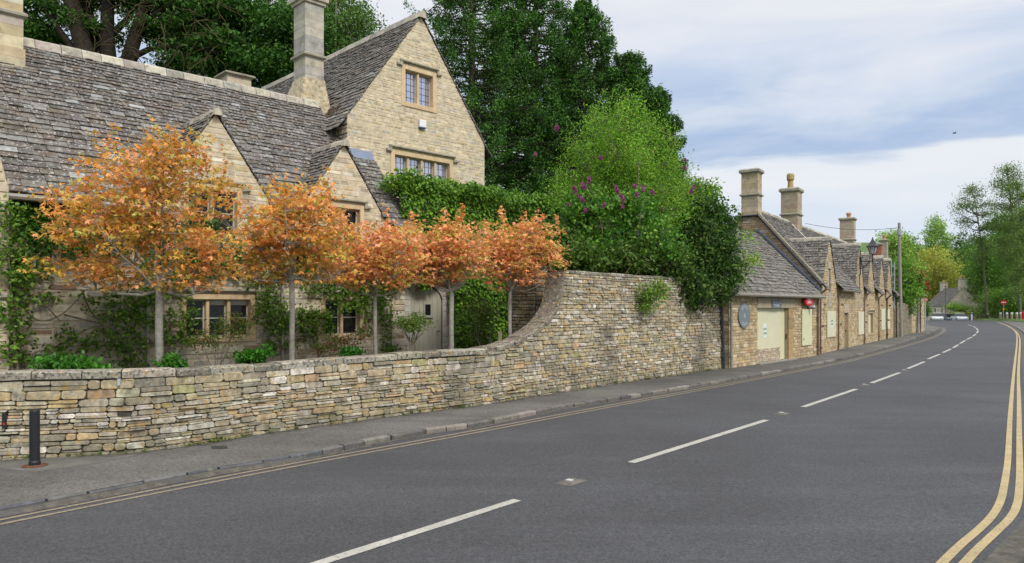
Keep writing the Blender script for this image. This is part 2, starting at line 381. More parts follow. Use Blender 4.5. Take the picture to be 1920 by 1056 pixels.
def ridge_stones(mb, pf, a0, a1, z, ln=.42, wd=.13, hh=.09):
    x = a0
    while x < a1-.02:
        l2 = min(ln*rnd.uniform(.85,1.15), a1-x); c = pick([((.36,.33,.27),3), ((.28,.26,.22),2), ((.42,.38,.3),1)])
        dz = rnd.uniform(-.008,.008); g = .006
        prof = [(-wd,-wd*1.0-.0), (-wd*.55,hh*.45), (0,hh), (wd*.55,hh*.45), (wd,-wd*1.0)]
        vs = [pf(q, y, z+h+dz) for q in (x+g, x+l2-g) for y, h in prof]
        mb.add(vs, [(i, i+1, i+6, i+5) for i in range(4)]+[(0,1,2,3,4), (9,8,7,6,5)], c)
        x += l2

# ------------------------------------------------------------------ openings
GOLD = (.56,.43,.26)
def window(fr, root, a0, a1, z0, z1, lights, sur=.11, leaded=False, blind=False, pal=GOLD, hood=True, bars=True, gl='glass', reveal=.13, frame_col=(.30,.28,.24), name='window'):
    mb = MB(); c = lambda: jc(pal, .08)
    cbox(mb, fr, a0-sur, a0, z0-sur, z1+sur, -.25, .022, c()); cbox(mb, fr, a1, a1+sur, z0-sur, z1+sur, -.25, .022, c())
    cbox(mb, fr, a0, a1, z1, z1+sur, -.25, .020, c()); cbox(mb, fr, a0, a1, z0-sur, z0, -.25, .03, c())
    lw = (a1-a0)/lights; mw = .035
    for i in range(1, lights):
        cbox(mb, fr, a0+i*lw-mw, a0+i*lw+mw, z0, z1, -.2, -.03, c(), .02)
    wn = mb.build(name, M['golden'], root)
    fm = MB(); gm = MB(); sm = MB()
    for i in range(lights):
        l = a0+i*lw+(mw if i else 0); r = a0+(i+1)*lw-(mw if i < lights-1 else 0); f = .018 if leaded else .028
        fbox(fm, fr, l, l+f, z0, z1, -reveal-.03, -reveal, frame_col); fbox(fm, fr, r-f, r, z0, z1, -reveal-.03, -reveal, frame_col)
        fbox(fm, fr, l+f, r-f, z0, z0+f, -reveal-.03, -reveal, frame_col); fbox(fm, fr, l+f, r-f, z1-f, z1, -reveal-.03, -reveal, frame_col)
        if leaded:
            nx, nz = 3, max(3, int((z1-z0)/.17))
            for k in range(1, nx): x = l+(r-l)*k/nx; fbox(fm, fr, x-.004, x+.004, z0+f, z1-f, -reveal-.016, -reveal-.008, (.1,.1,.11))
            for k in range(1, nz): z = z0+(z1-z0)*k/nz; fbox(fm, fr, l+f, r-f, z-.004, z+.004, -reveal-.0165, -reveal-.0075, (.1,.1,.11))
        elif bars:
            z = (z0+z1)/2; fbox(fm, fr, l+f, r-f, z-.011, z+.011, -reveal-.02, -reveal-.003, frame_col)
        gm.add([fr(l+f*.5,z0+f*.5,-reveal-.018), fr(r-f*.5,z0+f*.5,-reveal-.018), fr(r-f*.5,z1-f*.5,-reveal-.018), fr(l+f*.5,z1-f*.5,-reveal-.018)], [(0,1,2,3)], (0,0,0))
        if blind and i != 0: fbox(sm, fr, l+f, r-f, z1-f-.08, z1-f, -reveal-.0175, -reveal-.012, (.55,.56,.58))
    fm.build('casement', M['paint'], wn); gm.build('pane', M[gl], wn)
    if sm.v: sm.build('blind', M['paint'], wn)
    if hood:
        hm = MB(); hc = (.33,.30,.23); zt = z1+sur+.05; e_ = sur+.05
        cbox(hm, fr, a0-e_, a1+e_, zt, zt+.06, -.02, .09, hc, .015)
        cbox(hm, fr, a0-e_-.10, a0-e_+.0, zt-.12, zt-.05, -.02, .08, hc, .015); cbox(hm, fr, a1+e_, a1+e_+.10, zt-.12, zt-.05, -.02, .08, hc, .015)
        fbox(hm, fr, a0-e_-.001, a0-e_+.06, zt-.119, zt, -.02, .07, hc); fbox(hm, fr, a1+e_-.06, a1+e_+.001, zt-.119, zt, -.02, .07, hc)
        hm.build('hood_mould', M['ashlar'], wn)
    return (a0-sur, a1+sur, z0-sur, z1+sur)
def hole(a0, a1, z0, z1, sur=.11): return (a0-sur, a1+sur, z0-sur, z1+sur)
def text_mesh(txt, fr, a, z, size, o, mat_, parent, col, name='lettering', width=None, arc=None, ext=.003):
    fc = bpy.data.curves.new('lettering', 'FONT'); fc.body = txt; fc.size = size; fc.align_x = 'CENTER'; fc.align_y = 'CENTER'; fc.extrude = ext
    ob = bpy.data.objects.new('lettering', fc); C.objects.link(ob)
    dg = bpy.context.evaluated_depsgraph_get(); me = bpy.data.meshes.new_from_object(ob.evaluated_get(dg))
    vs = [v.co.copy() for v in me.vertices]; fs = [tuple(p.vertices) for p in me.polygons]
    C.objects.unlink(ob); bpy.data.objects.remove(ob); bpy.data.meshes.remove(me)
    wx = max(v.x for v in vs)-min(v.x for v in vs); k = width/wx if width else 1
    mb = MB(); pts = []
    for v in vs:
        x, y = v.x*k, v.y
        if arc:
            rx, rz, sgn = arc; th = x/rx
            pts.append(fr(a+math.sin(th)*(rx+sgn*y), z+sgn*math.cos(th)*(rz+sgn*y), o+v.z))
        else: pts.append(fr(a+x, z+y, o+v.z))
    mb.add(pts, fs, col); return mb.build(name, mat_, parent)
def chimney(P, root, s0, s1, t0, t1, z0, z1, strings=(), cap=.12, pal=((.42,.38,.30),), base=0, pots=(), mt='ashlar', name='chimney'):
    mb = MB(); z = z0
    fr = lambda a, zz_, o: P(a, o, zz_)
    while z < z1-.01:
        h = min(rnd.uniform(.16,.24), z1-z); c = jc(rnd.choice(pal), .1); e_ = rnd.uniform(0,.006)
        xs = s0+(s1-s0)*rnd.choice((.35,.5,.65))
        ex = base if z < z0+.3 else 0
        fbox(mb, fr, s0-e_-ex, xs-.002, z, z+h-.004, t0-e_-ex, t1+e_, c); fbox(mb, fr, xs+.002, s1+e_+ex, z, z+h-.004, t0-e_-ex, t1+e_, jc(c, .12))
        z += h
    g = .015; fbox(mb, fr, s0+g, s1-g, z0, z1-.03, t0+g, t1-g, (.2,.18,.14))
    def band(zb, h, o): 
        c = (.30,.28,.22)
        vs = []
        for e_, zz_ in ((.0,zb), (o,zb+h*.35), (o,zb+h*.75), (o*.35,zb+h)):
            vs += [P(s0-e_,t0-e_,zz_), P(s1+e_,t0-e_,zz_), P(s1+e_,t1+e_,zz_), P(s0-e_,t1+e_,zz_)]
        fs = [(r*4+i, r*4+(i+1) % 4, (r+1)*4+(i+1) % 4, (r+1)*4+i) for r in range(3) for i in range(4)]+[(0,1,2,3), (12,13,14,15)]
        mb.add(vs, fs, c)
    for zb in strings: band(zb, .12, .07)
    if cap: band(z1-.02, cap, .09)
    ch_ = mb.build(name, M[mt], root)
    for (ps, pt_, r, h, c) in pots:
        pm = MB(); lathe(pm, P(ps, pt_, z1+cap-.03), [(r,0), (r*.9,h*.15), (r*.82,h*.5), (r*1.15,h*.6), (r*1.15,h*.9), (r*.95,h)], 12, c)
        pm.build('chimney_pot', M['golden'], ch_)
    return ch_
def pipe(root, pts, r, col, name='downpipe', hopper=None):
    mb = MB(); tube(mb, pts, r, 8, col)
    a, b = Vector(pts[0]), Vector(pts[-1])
    n = max(1, int((a-b).length/1.3))
    for i in range(n+1):
        p = a.lerp(b, (i+.3)/(n+1)); tube(mb, [p-Vector((0,0,.04)), p+Vector((0,0,.04))], r*1.35, 8, col)
    return mb.build(name, M['metal'], root)

# ------------------------------------------------------------------ foliage
def quads_mesh(name, V4, cols, mat_, parent, loc=None):
    n = len(V4); o = np.zeros(3); q = parent
    while q is not None: o += np.array(q.location); q = q.parent
    me = bpy.data.meshes.new(name)
    me.vertices.add(n*4); me.vertices.foreach_set('co', (V4-o).astype(np.float32).ravel())
    me.loops.add(n*4); me.loops.foreach_set('vertex_index', np.arange(n*4, dtype=np.int32))
    me.polygons.add(n); me.polygons.foreach_set('loop_start', np.arange(0, n*4, 4, dtype=np.int32)); me.polygons.foreach_set('loop_total', np.full(n, 4, dtype=np.int32))
    me.update(); at = me.attributes.new('Col', 'FLOAT_COLOR', 'FACE')
    at.data.foreach_set('color', np.c_[cols, np.ones(n)].astype(np.float32).ravel())
    me.materials.append(mat_); ob = bpy.data.objects.new(name, me); C.objects.link(ob)
    if parent: ob.parent = parent
    return ob
def unit(a): return a/np.maximum(np.linalg.norm(a, axis=1, keepdims=True), 1e-9)
def leaf_quads(pts, size, up=.5, aspect=.55, axis=None, ax_mix=.5, fold=0):
    n = len(pts)
    nrm = unit(rng.normal(size=(n,3))+np.array([0,0,up]))
    d = rng.normal(size=(n,3))
    if axis is not None: d = d*(1-ax_mix)+axis*ax_mix*1.6
    d = unit(d-nrm*np.sum(d*nrm, axis=1, keepdims=True)); sd_ = np.cross(nrm, d)
    s = (size*rng.uniform(.65,1.25,n))[:,None] if np.isscalar(size) else (size*rng.uniform(.65,1.25,n))[:,None]
    return np.stack([pts, pts+d*s*.45+sd_*s*aspect*.5, pts+d*s-nrm*s*.12, pts+d*s*.45-sd_*s*aspect*.5], axis=1)
def star_quads(pts, size, up=1.2):
    n = len(pts); nrm = unit(rng.normal(size=(n,3))*.75+np.array([0,0,up])); d = rng.normal(size=(n,3)); d[:,2] -= .3
    d = unit(d-nrm*np.sum(d*nrm, axis=1, keepdims=True)); sd_ = np.cross(nrm, d); s = (size*rng.uniform(.6,1.25,n))[:,None]
    out_ = []
    for ang, l in ((0,1.), (.85,.85), (-.85,.85)):
        dd = d*math.cos(ang)+sd_*math.sin(ang); ss = np.cross(nrm, dd)
        out_.append(np.stack([pts, pts+dd*s*l*.5+ss*s*.2, pts+dd*s*l-nrm*s*l*.2, pts+dd*s*l*.5-ss*s*.2], axis=1))
    return np.concatenate(out_)
def ell_points(ells, n, shell=.5, zmin=None):
    """points in a union of ellipsoids, biased to the outside"""
    vol = np.array([e_[3]*e_[4]*e_[5] for e_ in ells]); idx = rng.choice(len(ells), n, p=vol/vol.sum())
    E = np.array(ells)[idx]; d = unit(rng.normal(size=(n,3))); r = rng.uniform(0,1,n)**shell
    r *= 1+rng.normal(size=n)*.05
    p = E[:,:3]+d*r[:,None]*E[:,3:6]
    if zmin is not None: p[:,2] = np.maximum(p[:,2], zmin+rng.uniform(0,.3,n))
    return p, d
LB = np.array([1.45,1.4,1.2])
def colmix(n, pal, jit=.18, idx=None):
    cs = np.array([c for c, _ in pal]); w_ = np.array([q for _, q in pal], float)
    i = rng.choice(len(pal), n, p=w_/w_.sum()) if idx is None else idx
    return np.clip(cs[i]*LB*(1+rng.uniform(-jit, jit, (n,1)))*(1+rng.uniform(-.06,.06,(n,3))), 0, 1)
def tree(name, label, cat, base, crotch, ells, ncl, crad, lpc, lsize, pal, bark=(.2,.18,.15), tr=(.1,.07), nlimb=7, star=False, mat_='leaf', group=None, up=.5, aspect=.55,
         flat=.6, twigs=1., shell=.5, lean=None, shoots=0, stems=1, limbr=.5, droop=0, zmin=None, root=None, fol='foliage', trunk='trunk', hang=0):
    base = Vector(base); new = root is None
    if new: root = thing(name, base, label, cat, group)
    cl, dirs = ell_points(ells, ncl, shell, zmin)
    cen = np.average(np.array(ells)[:,:3], axis=0, weights=[e_[3]*e_[4]*e_[5] for e_ in ells])
    mb = MB(); nodes = []
    cr = Vector(crotch)
    for st in range(stems):
        off = Vector((rnd.uniform(-.12,.12), rnd.uniform(-.12,.12), 0)) if stems > 1 else Vector((0,0,0))
        b0 = base+off; pts = [b0]
        for k in (1,2,3): 
            p = b0.lerp(cr+off, k/3); pts.append(p+Vector((rnd.uniform(-1,1), rnd.uniform(-1,1), 0))*tr[0]*.35 if k < 3 else p)
        rad = [tr[0]*1.25, tr[0], (tr[0]+tr[1])/2, tr[1]]
        if stems > 1: rad = [r_*.5 for r_ in rad]
        tube(mb, pts, rad, 9, jc(bark))
    far = cl[rng.permutation(len(cl))[:nlimb]]
    # spread limb targets: farthest-point style
    tg = [cl[np.argmax(cl[:,2])]]
    cand = cl[rng.permutation(len(cl))[:min(len(cl),400)]]
    while len(tg) < nlimb:
        dd = np.min(np.linalg.norm(cand[:,None]-np.array(tg)[None], axis=2), axis=1); tg.append(cand[np.argmax(dd)])
    for t_ in tg:
        t_ = Vector(t_); ln = (t_-cr).length
        ctrl = cr.lerp(t_, .45)+Vector((0,0,-ln*.08+droop)) ; pts = []; rad = []
        for k in range(7):
            q = k/6; p = cr*(1-q)**2+ctrl*2*q*(1-q)+t_*q*q
            if 0 < k < 6: p = p+Vector([rnd.uniform(-1,1)*ln*.03 for _ in range(3)])
            pts.append(p); rad.append(tr[1]*limbr*(1-q)+tr[1]*.07)
            if k: nodes.append((p, rad[-1]))
        tube(mb, pts, rad, 6, jc(bark))
    NP = np.array([tuple(n_[0]) for n_ in nodes]+[tuple(cr)]); NR = [n_[1] for n_ in nodes]+[tr[1]*.5]
    for i in rng.permutation(len(cl))[:int(len(cl)*twigs)]:
        p = cl[i]; d = np.linalg.norm(NP-p, axis=1)+np.maximum(0, NP[:,2]-p[2])*1.0
        j = int(np.argmin(d)); a = Vector(NP[j]); b = Vector(p); mid = a.lerp(b, .5)+Vector([rnd.uniform(-1,1)*(b-a).length*.08 for _ in range(3)])
        r0 = min(NR[j]*.55, tr[1]*.2)
        tube(mb, [a, mid, b], [r0, r0*.6, max(r0*.25, tr[1]*.015)], 4, jc(bark), cap=False)
    sh = []
    for _ in range(shoots):
        i = rng.integers(len(cl)); top = cl[rng.permutation(len(cl))[:5]]; p = top[np.argmax(top[:,2])]
        l = rnd.uniform(.2,.48)*shoots_len; q = p+np.array([rnd.uniform(-.4,.4)*l, rnd.uniform(-.3,.3)*l, l])
        tube(mb, [Vector(p), Vector(q)], [tr[1]*.07, tr[1]*.03], 4, jc(bark), cap=False)
        sh.append(p+(q-p)*rng.uniform(0,1,(26,1))+rng.normal(size=(26,3))*.045)
    mb.build(trunk, M['bark'], root, smooth=True)
    pts = np.repeat(cl, lpc, axis=0); off = rng.normal(size=pts.shape)*crad; off[:,2] *= flat
    if hang: off[:,2] -= np.abs(rng.normal(size=len(off)))*hang
    pts = pts+off
    ci = rng.choice(len(pal), len(cl), p=np.array([q for _, q in pal])/sum(q for _, q in pal)); ci = np.repeat(ci, lpc)
    sw_ = rng.uniform(0,1,len(ci)) < .4; ci = np.where(sw_, rng.choice(len(pal), len(ci)), ci)
    clb = np.repeat(rng.uniform(.85,1.15,len(cl)), lpc)
    cols = colmix(len(pts), pal, .18, ci)*clb[:,None]
    if sh: pts = np.concatenate([pts]+sh); cols = np.concatenate([cols, colmix(len(sh)*26, pal)])
    if star: Q = star_quads(pts, lsize); cols = np.concatenate([cols]*3)
    else: Q = leaf_quads(pts, lsize, up, aspect)
    quads_mesh(fol, Q, np.clip(cols, 0, 1), M[mat_], root)
    return root
shoots_len = 1.0
def conifer(name, label, base, h, rad, z0, pal, nb=420, lpb=110, lsize=.135, lean=(0,0), group=None, prof=.85, bark=(.09,.065,.05), cat='tree', trunk_r=.3, spread=.42, asp=.42):
    base = Vector(base); root = thing(name, base, label, cat, group)
    top = base+Vector((lean[0], lean[1], h)); mb = MB()
    tube(mb, [base, base.lerp(top,.5), top], [trunk_r, trunk_r*.6, .03], 9, bark)
    P_, A_, Cc = [], [], []
    for i in range(nb):
        q = (i+rnd.random())/nb; q = q**.85
        zc = z0+(h-z0)*q; rr = rad*(1-q)**prof+.25; az = i*2.39996+rnd.uniform(-.4,.4); ln = rr*rnd.uniform(.55,1.22)
        o = base.lerp(top, zc/h); dirv = Vector((math.cos(az), math.sin(az), 0)); rise = rnd.uniform(-.12,.38)*ln
        if i % 2 == 0: tube(mb, [o, o+dirv*ln*.5+Vector((0,0,rise*.2)), o+dirv*ln*.95+Vector((0,0,rise))], [.05,.03,.01], 4, bark, cap=False)
        n = int(lpb*2.7*(.35+.65*ln/rad)); u = rng.uniform(.25,1,n)**.6
        c = np.array(o)+np.outer(u*ln, np.array(dirv)); c[:,2] += rise*u*u
        side = np.array([-dirv.y, dirv.x, 0]); sp = (.3+spread*ln*.38)*(1.15-u)
        c += np.outer(rng.normal(size=n)*sp*.55, side)+np.outer(rng.normal(size=n)*.10-.05-np.abs(rng.normal(size=n))*.12, [0,0,1])
        P_.append(c); ax = np.tile(np.array(dirv)*.8, (n,1)); ax[:,2] -= .35; A_.append(ax)
        k = rnd.uniform(.6,1.45); Cc.append(colmix(n, pal)*k)
    mb.build('trunk', M['bark'], root)
    P_ = np.concatenate(P_); Q = leaf_quads(P_, lsize, .5, asp, np.concatenate(A_), .6)
    quads_mesh('foliage', Q, np.clip(np.concatenate(Cc),0,1), M['needle'], root)
    return root

# ================================================================== GROUND
def sheet(name, pts, m, z=None, kind='structure'):
    mb = MB(); poly(mb, pts); return mb.build(name, m, None, kind=kind)
WALLPX = [(-260,872), (0,862), (235,851), (340,838), (410,827), (480,814.5), (590,800), (700,785), (900,759.6), (1029,739), (1190,714.5), (1357,690.5)]
WB = [G(x, y, .06) for x, y in WALLPX]
KERBPX = [(-300,1016), (0,962), (130,938), (300,905), (410,884), (540,858), (620,841), (760,812), (900,793), (964,780), (1057,760), (1157,746), (1299,723), (1383,708.5), (1479,691), (1551,677.5), (1598,668), (1646,656.5), (1681,645.5), (1717,633.5), (1752,622), (1761,616), (1759,612), (1734,609), (1640,607)]
KB = [G(x, y, .06 if x > 420 else .02) for x, y in KERBPX]
def smooth_poly(p, n=2):
    for _ in range(n):
        q = [p[0]]
        for a, b in zip(p[:-1], p[1:]): q += [a.lerp(b, .25), a.lerp(b, .75)]
        q.append(p[-1]); p = q
    return p
def offset(p, d):
    o = []
    for i in range(len(p)):
        t_ = (p[min(i+1,len(p)-1)]-p[max(i-1,0)]); t_.z = 0; t_.normalize()
        o.append(p[i]+Vector((t_.y, -t_.x, 0))*d)
    return o
def strip(mb, a, b, col=(.5,.5,.5)):
    for i in range(len(a)-1): mb.add([a[i], a[i+1], b[i+1], b[i]], [(0,1,2,3)], col)
KS = smooth_poly(KB, 2)
YR = [(1768,1054.7), (1801.7,1021), (1835,994), (1862,967.5), (1877.7,938.5), (1884.5,902.7), (1890,864.7), (1892,820), (1894,777.5), (1901,694.7), (1907,647), (1907,626), (1899,616.6), (1882,608.3), (1868,603.7)]
YO = [(1810.7,1054.7), (1831,1032), (1862,1003), (1895.6,972), (1908,947), (1911,920.6), (1912.4,887), (1911,820), (1911,765.7), (1909,694.7), (1912.7,647), (1912,631), (1903.7,619), (1887,609.5), (1872,604.2)]
yr = smooth_poly([G(x, y) for x, y in YR], 2); yo = smooth_poly([G(x, y) for x, y in YO], 2)
def ext(p, d): 
    t_ = (p[0]-p[1]).normalized(); return [p[0]+t_*d]+p
yr = ext(yr, 4); yo = ext(yo, 4)
rk = offset(yo, .38)                                   # right kerb line
# ground sheet: flat near, dips past 113 m, hills far away
def gz(x, y):
    z = -.03
    if y > 113: z -= min((y-113)*.055, 1.3)
    if y > 165: z += (y-165)*.13
    if x < -8 or y > 60:
        dd = max(0, (-.2*y+8)-x-0) if y < 60 else max(0, (y*.45-8)-x)
        z += min(dd*.05, 6) if y > 30 else 0
    return z
mb = MB(); xs = [-260,-180,-120,-80,-50,-30,-15,0,15,30,45,60,75,90,110,140,180,240,320]; ys = [-40,-10,10,25,35,45,60,80,100,112,118,125,135,150,165,185,220,280,380,600]
vs = [Vector((x, y, gz(x, y))) for y in ys for x in xs]; nx = len(xs)
mb.add(vs, [(j*nx+i, j*nx+i+1, (j+1)*nx+i+1, (j+1)*nx+i) for j in range(len(ys)-1) for i in range(nx-1)])
mb.build('ground', M['grass'], None, kind='structure')
fz = lambda p, z: Vector((p.x, p.y, z))
farL = Vector((40, 112.5, 0)); farR = rk[-1]
road_pts = [fz(p, 0) for p in KS]+[Vector((58,112.5,0)), Vector((82,112.5,0))]+[fz(p, 0) for p in reversed(rk)]+[Vector((6,-12,0)), Vector((-14,-12,0))]
sheet('road', road_pts, M['road'])
sheet('car_park', [Vector((40,112.5,.0)), Vector((105,112.5,0)), Vector((115,150,-1.30)), Vector((40,150,-1.30))], M['road'])
# left footway
WBs = WB[:]
shopA, shopB = G(1366,691,.06), G(1532,667,.06)
ROW_O = Vector((12.45, 29.6, 0)); UR = Vector((.575,.818,0)); WR = Vector((-.818,.575,0))
rowend = ROW_O+UR*21.5
foot_in = [p+Vector((-.25,.25,0)) for p in WB]+[shopB+Vector((-.6,.6,0)), rowend+Vector((-.5,.3,0)), G(1709,625,.06)+Vector((-1.,.5,0)), G(1733,621.5,.06)+Vector((-.5,1,0)), G(1728,612,.06), G(1640,608,.06)]
sheet('pavement', [fz(p, .06) for p in foot_in]+[fz(p, .06) for p in reversed(offset(KS, -.07))], M['path'])
# kerb stones
mb = MB(); ko = KS; acc = 0
def resample(p, stepf):
    o = [p[0]]; cur = p[0]; i = 1; need = stepf()
    while i < len(p):
        d = (p[i]-cur).length
        if d >= need: cur = cur.lerp(p[i], need/d); o.append(cur); need = stepf()
        else: need -= d; cur = p[i]; i += 1
    return o
kp = resample(KS, lambda: rnd.uniform(.35,.75))
for a, b in zip(kp[:-1], kp[1:]):
    d = (b-a).normalized(); n_ = Vector((d.y,-d.x,0)); g = d*.012; j = n_*rnd.uniform(-.012,.012); lf_k = a.y < 9.3; kw_ = .05 if lf_k else .12; c = pick([((.085,.088,.095),3), ((.12,.115,.11),1)]) if lf_k else pick([((.13,.122,.11),3), ((.19,.175,.15),2), ((.10,.095,.09),2)])
    hgt = .066+rnd.uniform(-.004,.008)
    v0 = [a+g-n_*kw_+j, b-g-n_*kw_+j, b-g+n_*.0+j, a+g+n_*.0+j]
    vs = [fz(p, .0) for p in v0]+[fz(v0[0], hgt), fz(v0[1], hgt), fz(v0[2]-n_*.015, hgt), fz(v0[3]-n_*.015, hgt)]+[fz(v0[2], hgt-.015), fz(v0[3], hgt-.015)]
    mb.add(vs, [(4,5,6,7), (7,6,8,9), (9,8,2,3), (0,4,7,9,3), (1,2,8,6,5), (0,1,5,4)], c)
mb.build('kerb', M['kerb'], None, kind='structure')
# gutter grime strip between the kerb and the yellow lines
mb = MB(); strip(mb, [fz(p, .045 if p.y < 9.4 else .003) for p in KS], [fz(p, .0035) for p in offset(KS, .11)])
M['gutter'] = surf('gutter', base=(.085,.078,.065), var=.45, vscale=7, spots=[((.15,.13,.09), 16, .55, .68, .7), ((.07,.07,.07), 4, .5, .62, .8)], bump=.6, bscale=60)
mb.build('gutter_strip', M['gutter'], None, kind='structure')
# yellow lines
YLpx = [(-200,1015), (0,975.5), (240,928.5), (480,882.5), (700,842), (900,806), (1100,768), (1300,731.5), (1480,698), (1551,684.5), (1586.5,677.5), (1646,662), (1681,652.5), (1740,636), (1764,624.5), (1770,618), (1763,613.5), (1740,611)]
yl = smooth_poly([G(x, y) for x, y in YLpx], 2)
for (base, z, m, nm) in ((yl, .0045, 'oldyellow', 0), (offset(yl, .16), .0045, 'oldyellow', 0), (yr, .005, 'yellowline', 1), (yo, .005, 'yellowline', 1)):
    mb = MB(); wd = .03 if not nm else .036
    a = offset(base, -wd); b = offset(base, wd)
    strip(mb, [fz(p, z) for p in a], [fz(p, z) for p in b]); mb.build('road_marking', M[m], None, kind='structure')
# centre line
CLpx = [((560,1069), (970,938)), ((1183,868), (1437,788)), ((1506,763.5), (1605,730)), ((1634,718.5), (1687,699)), ((1702,691.5), (1733,678.5)), ((1740,673.5), (1762,664.5)), ((1768,661.5), (1783,654.5)), ((1787,652.5), (1797,646.5)), ((1800,644.5), (1810,638.5)),
        ((1813,636.8), (1822,632.3)), ((1824,630.8), (1830,626.5)), ((1831,625), (1834,621)), ((1834,619.8), (1831,616)), ((1830,615.2), (1825,612.3)), ((1823,611.5), (1815,609.2))]
mb = MB()
for p, q in CLpx:
    a, b = G(*p), G(*q); d = (b-a).normalized(); n_ = Vector((d.y,-d.x,0))*.055; z = Vector((0,0,.0048)); k = max(1, int((b-a).length/.25)); pr = None
    for i in range(k+1):
        c = a.lerp(b, i/k); w1 = n_*(1+rnd.uniform(-.06,.06)); l, r = c-w1+z, c+w1+z
        if pr: mb.add([pr[0], l, r, pr[1]], [(0,1,2,3)])
        pr = (l, r)
mb.build('road_marking', M['whiteline'], None, kind='structure')
# right footway and kerb
rin = rk[9:]; 
mb = MB(); a = [fz(p, .075) for p in rk]; b = [fz(p, .075) for p in offset(rk, .14)]; strip(mb, a, b, (.16,.15,.14)); strip(mb, [fz(p, 0) for p in rk], a, (.14,.13,.12)); mb.build('kerb', M['kerb'], None, kind='structure')
mb = MB(); strip(mb, [fz(p, .07) for p in offset(rk, .13)], [fz(p, .07) for p in offset(rk, 2.0)]); mb.build('pavement', M['path'], None, kind='structure')
mb = MB(); strip(mb, [fz(p, .004) for p in offset(rk, -.28)], [fz(p, .004) for p in rk]); mb.build('gutter_strip', M['gutter'], None, kind='structure')
# cats' eyes
for i, (px, py) in enumerate([(1071,904), (1466,776), (1621,722.5), (1695,695)]):
    p = G(px, py); d = (G(1183,868)-G(970,938)).normalized(); q = frame(p, d, Vector((-d.y, d.x, 0)))
    r = thing('reflective_road_stud', p, ['metal cased road stud nearest the camera in a gap of the centre line', 'second road stud along the centre line, between two long dashes', 'third road stud up the centre line, where the road nears the stone terrace', 'farthest road stud, beyond the third dash gap'][i], 'road stud', 'road studs in the centre line')
    mb = MB(); fr = lambda a, z, o, q=q: q(a, o, z)
    cbox_ = [(-.13,-.09,0), (.13,-.09,0), (.13,.09,0), (-.13,.09,0), (-.085,-.06,.022), (.085,-.06,.022), (.085,.06,.022), (-.085,.06,.022)]
    mb.add([q(a, b, z+.002) for a, b, z in cbox_], BOXF, (.12,.11,.1)); mb.add([q(a*1.3, b*1.15, .0025+z*.1) for a, b, z in cbox_], BOXF, (.13,.115,.09))
    mb.build('casting', M['kerb'], r)
    mb = MB(); fbox(mb, fr, -.07, .0, .012, .034, -.035, .035, (.42,.42,.41)); mb.build('rubber_pad', M['paint'], r)
# dropped kerb patch / utility cover on the footway
mb = MB(); 
pp = [G(395,836,.064), G(425,836,.064), G(428,841,.064), G(398,842,.064)]; poly(mb, pp, (.03,.03,.03)); tag(mb.build('drain_cover', M['metal']), 'small black utility cover set in the pavement beside the low wall', 'drain cover')
mb = MB(); poly(mb, [G(0,858,.0625), G(0,878,.0625), G(60,885,.0625), G(190,868,.0625), G(260,852,.0625), G(225,850,.0625)], (.12,.115,.1)); mb.build('concrete_apron', surf('concrete', var=.3, vscale=5, spots=[((.1,.1,.09), 9, .55, .65, .6)], bump=.5), None, kind='structure')
# garden soil behind the wall
U = Vector((.718,.696,0)); W = Vector((-.696,.718,0)); P = frame((0,0,0), U, W)
sheet('garden_soil', [P(-3,10.95,.42), P(11.5,10.95,.42), P(16,12.0,.42), P(22,14,.42), P(30,22,.42), P(10,24,.42), P(-8,24,.42)], M['soil'])

# ================================================================== STREET WALL
cum = [0]
WS = WB
for a, b in zip(WS[:-1], WS[1:]): cum.append(cum[-1]+(b-a).length)
def wpos(a):
    a = max(0, min(cum[-1]-1e-6, a))
    for i in range(len(WS)-1):
        if a <= cum[i+1]: q = (a-cum[i])/(cum[i+1]-cum[i]); return WS[i].lerp(WS[i+1], q), i, q
    return WS[-1], len(WS)-2, 1
wn_ = []
for i in range(len(WS)):
    t_ = (WS[min(i+1,len(WS)-1)]-WS[max(i-1,0)]); t_.z = 0; t_.normalize(); wn_.append(Vector((t_.y,-t_.x,0)))
def wfr(a, z, o):
    p, i, q = wpos(a); n_ = wn_[i].lerp(wn_[i+1], q).normalized()
    batter = -.03*z
    return Vector((p.x, p.y, 0))+n_*(o+batter)+Vector((0,0,z))
def wpix(x, y):                       # pixel on the wall face -> (along, height)
    k = (x-HX)/F
    for i in range(len(WS)-1):
        a, b = WS[i], WS[i+1]; fa = a.x-k*a.y; fb = b.x-k*b.y
        if fa*fb <= 0: q = fa/(fa-fb); p = a.lerp(b, q); return cum[i]+q*(b-a).length, CH+(HY-y)*p.y/F
TOPPX = [(0,712), (50,712), (52,709), (200,707), (280,704), (400,700), (500,693), (600,684), (700,676), (800,668), (860,665), (900,662), (940,655), (975,644), (1000,631), (1020,616), (1040,596), (1052,572), (1060,540), (1065,510), (1190,519), (1357,541)]
top = [(0, 1.06)]+[wpix(x, y) for x, y in TOPPX[:-1]]; top.append((cum[-1], 2.78))
AH = [t_[0] for t_ in top if abs(t_[0]-wpix(1065,510)[0]) < 1e-6][0]
def topz(a):
    for (a0, z0), (a1, z1) in zip(top[:-1], top[1:]):
        if a0 <= a <= a1: return z0+(z1-z0)*(a-a0)/max(a1-a0,1e-6)
    return top[-1][1]
wall_root = thing('dry_stone_wall', wpos(cum[4])[0], 'long lichened stone garden wall beside the pavement, low at left and sweeping up to tall', 'wall')
mb = MB(); core = [i*cum[-1]/160 for i in range(161)]+[t_[0] for t_ in top]; core = sorted(set(core)); TH = .42
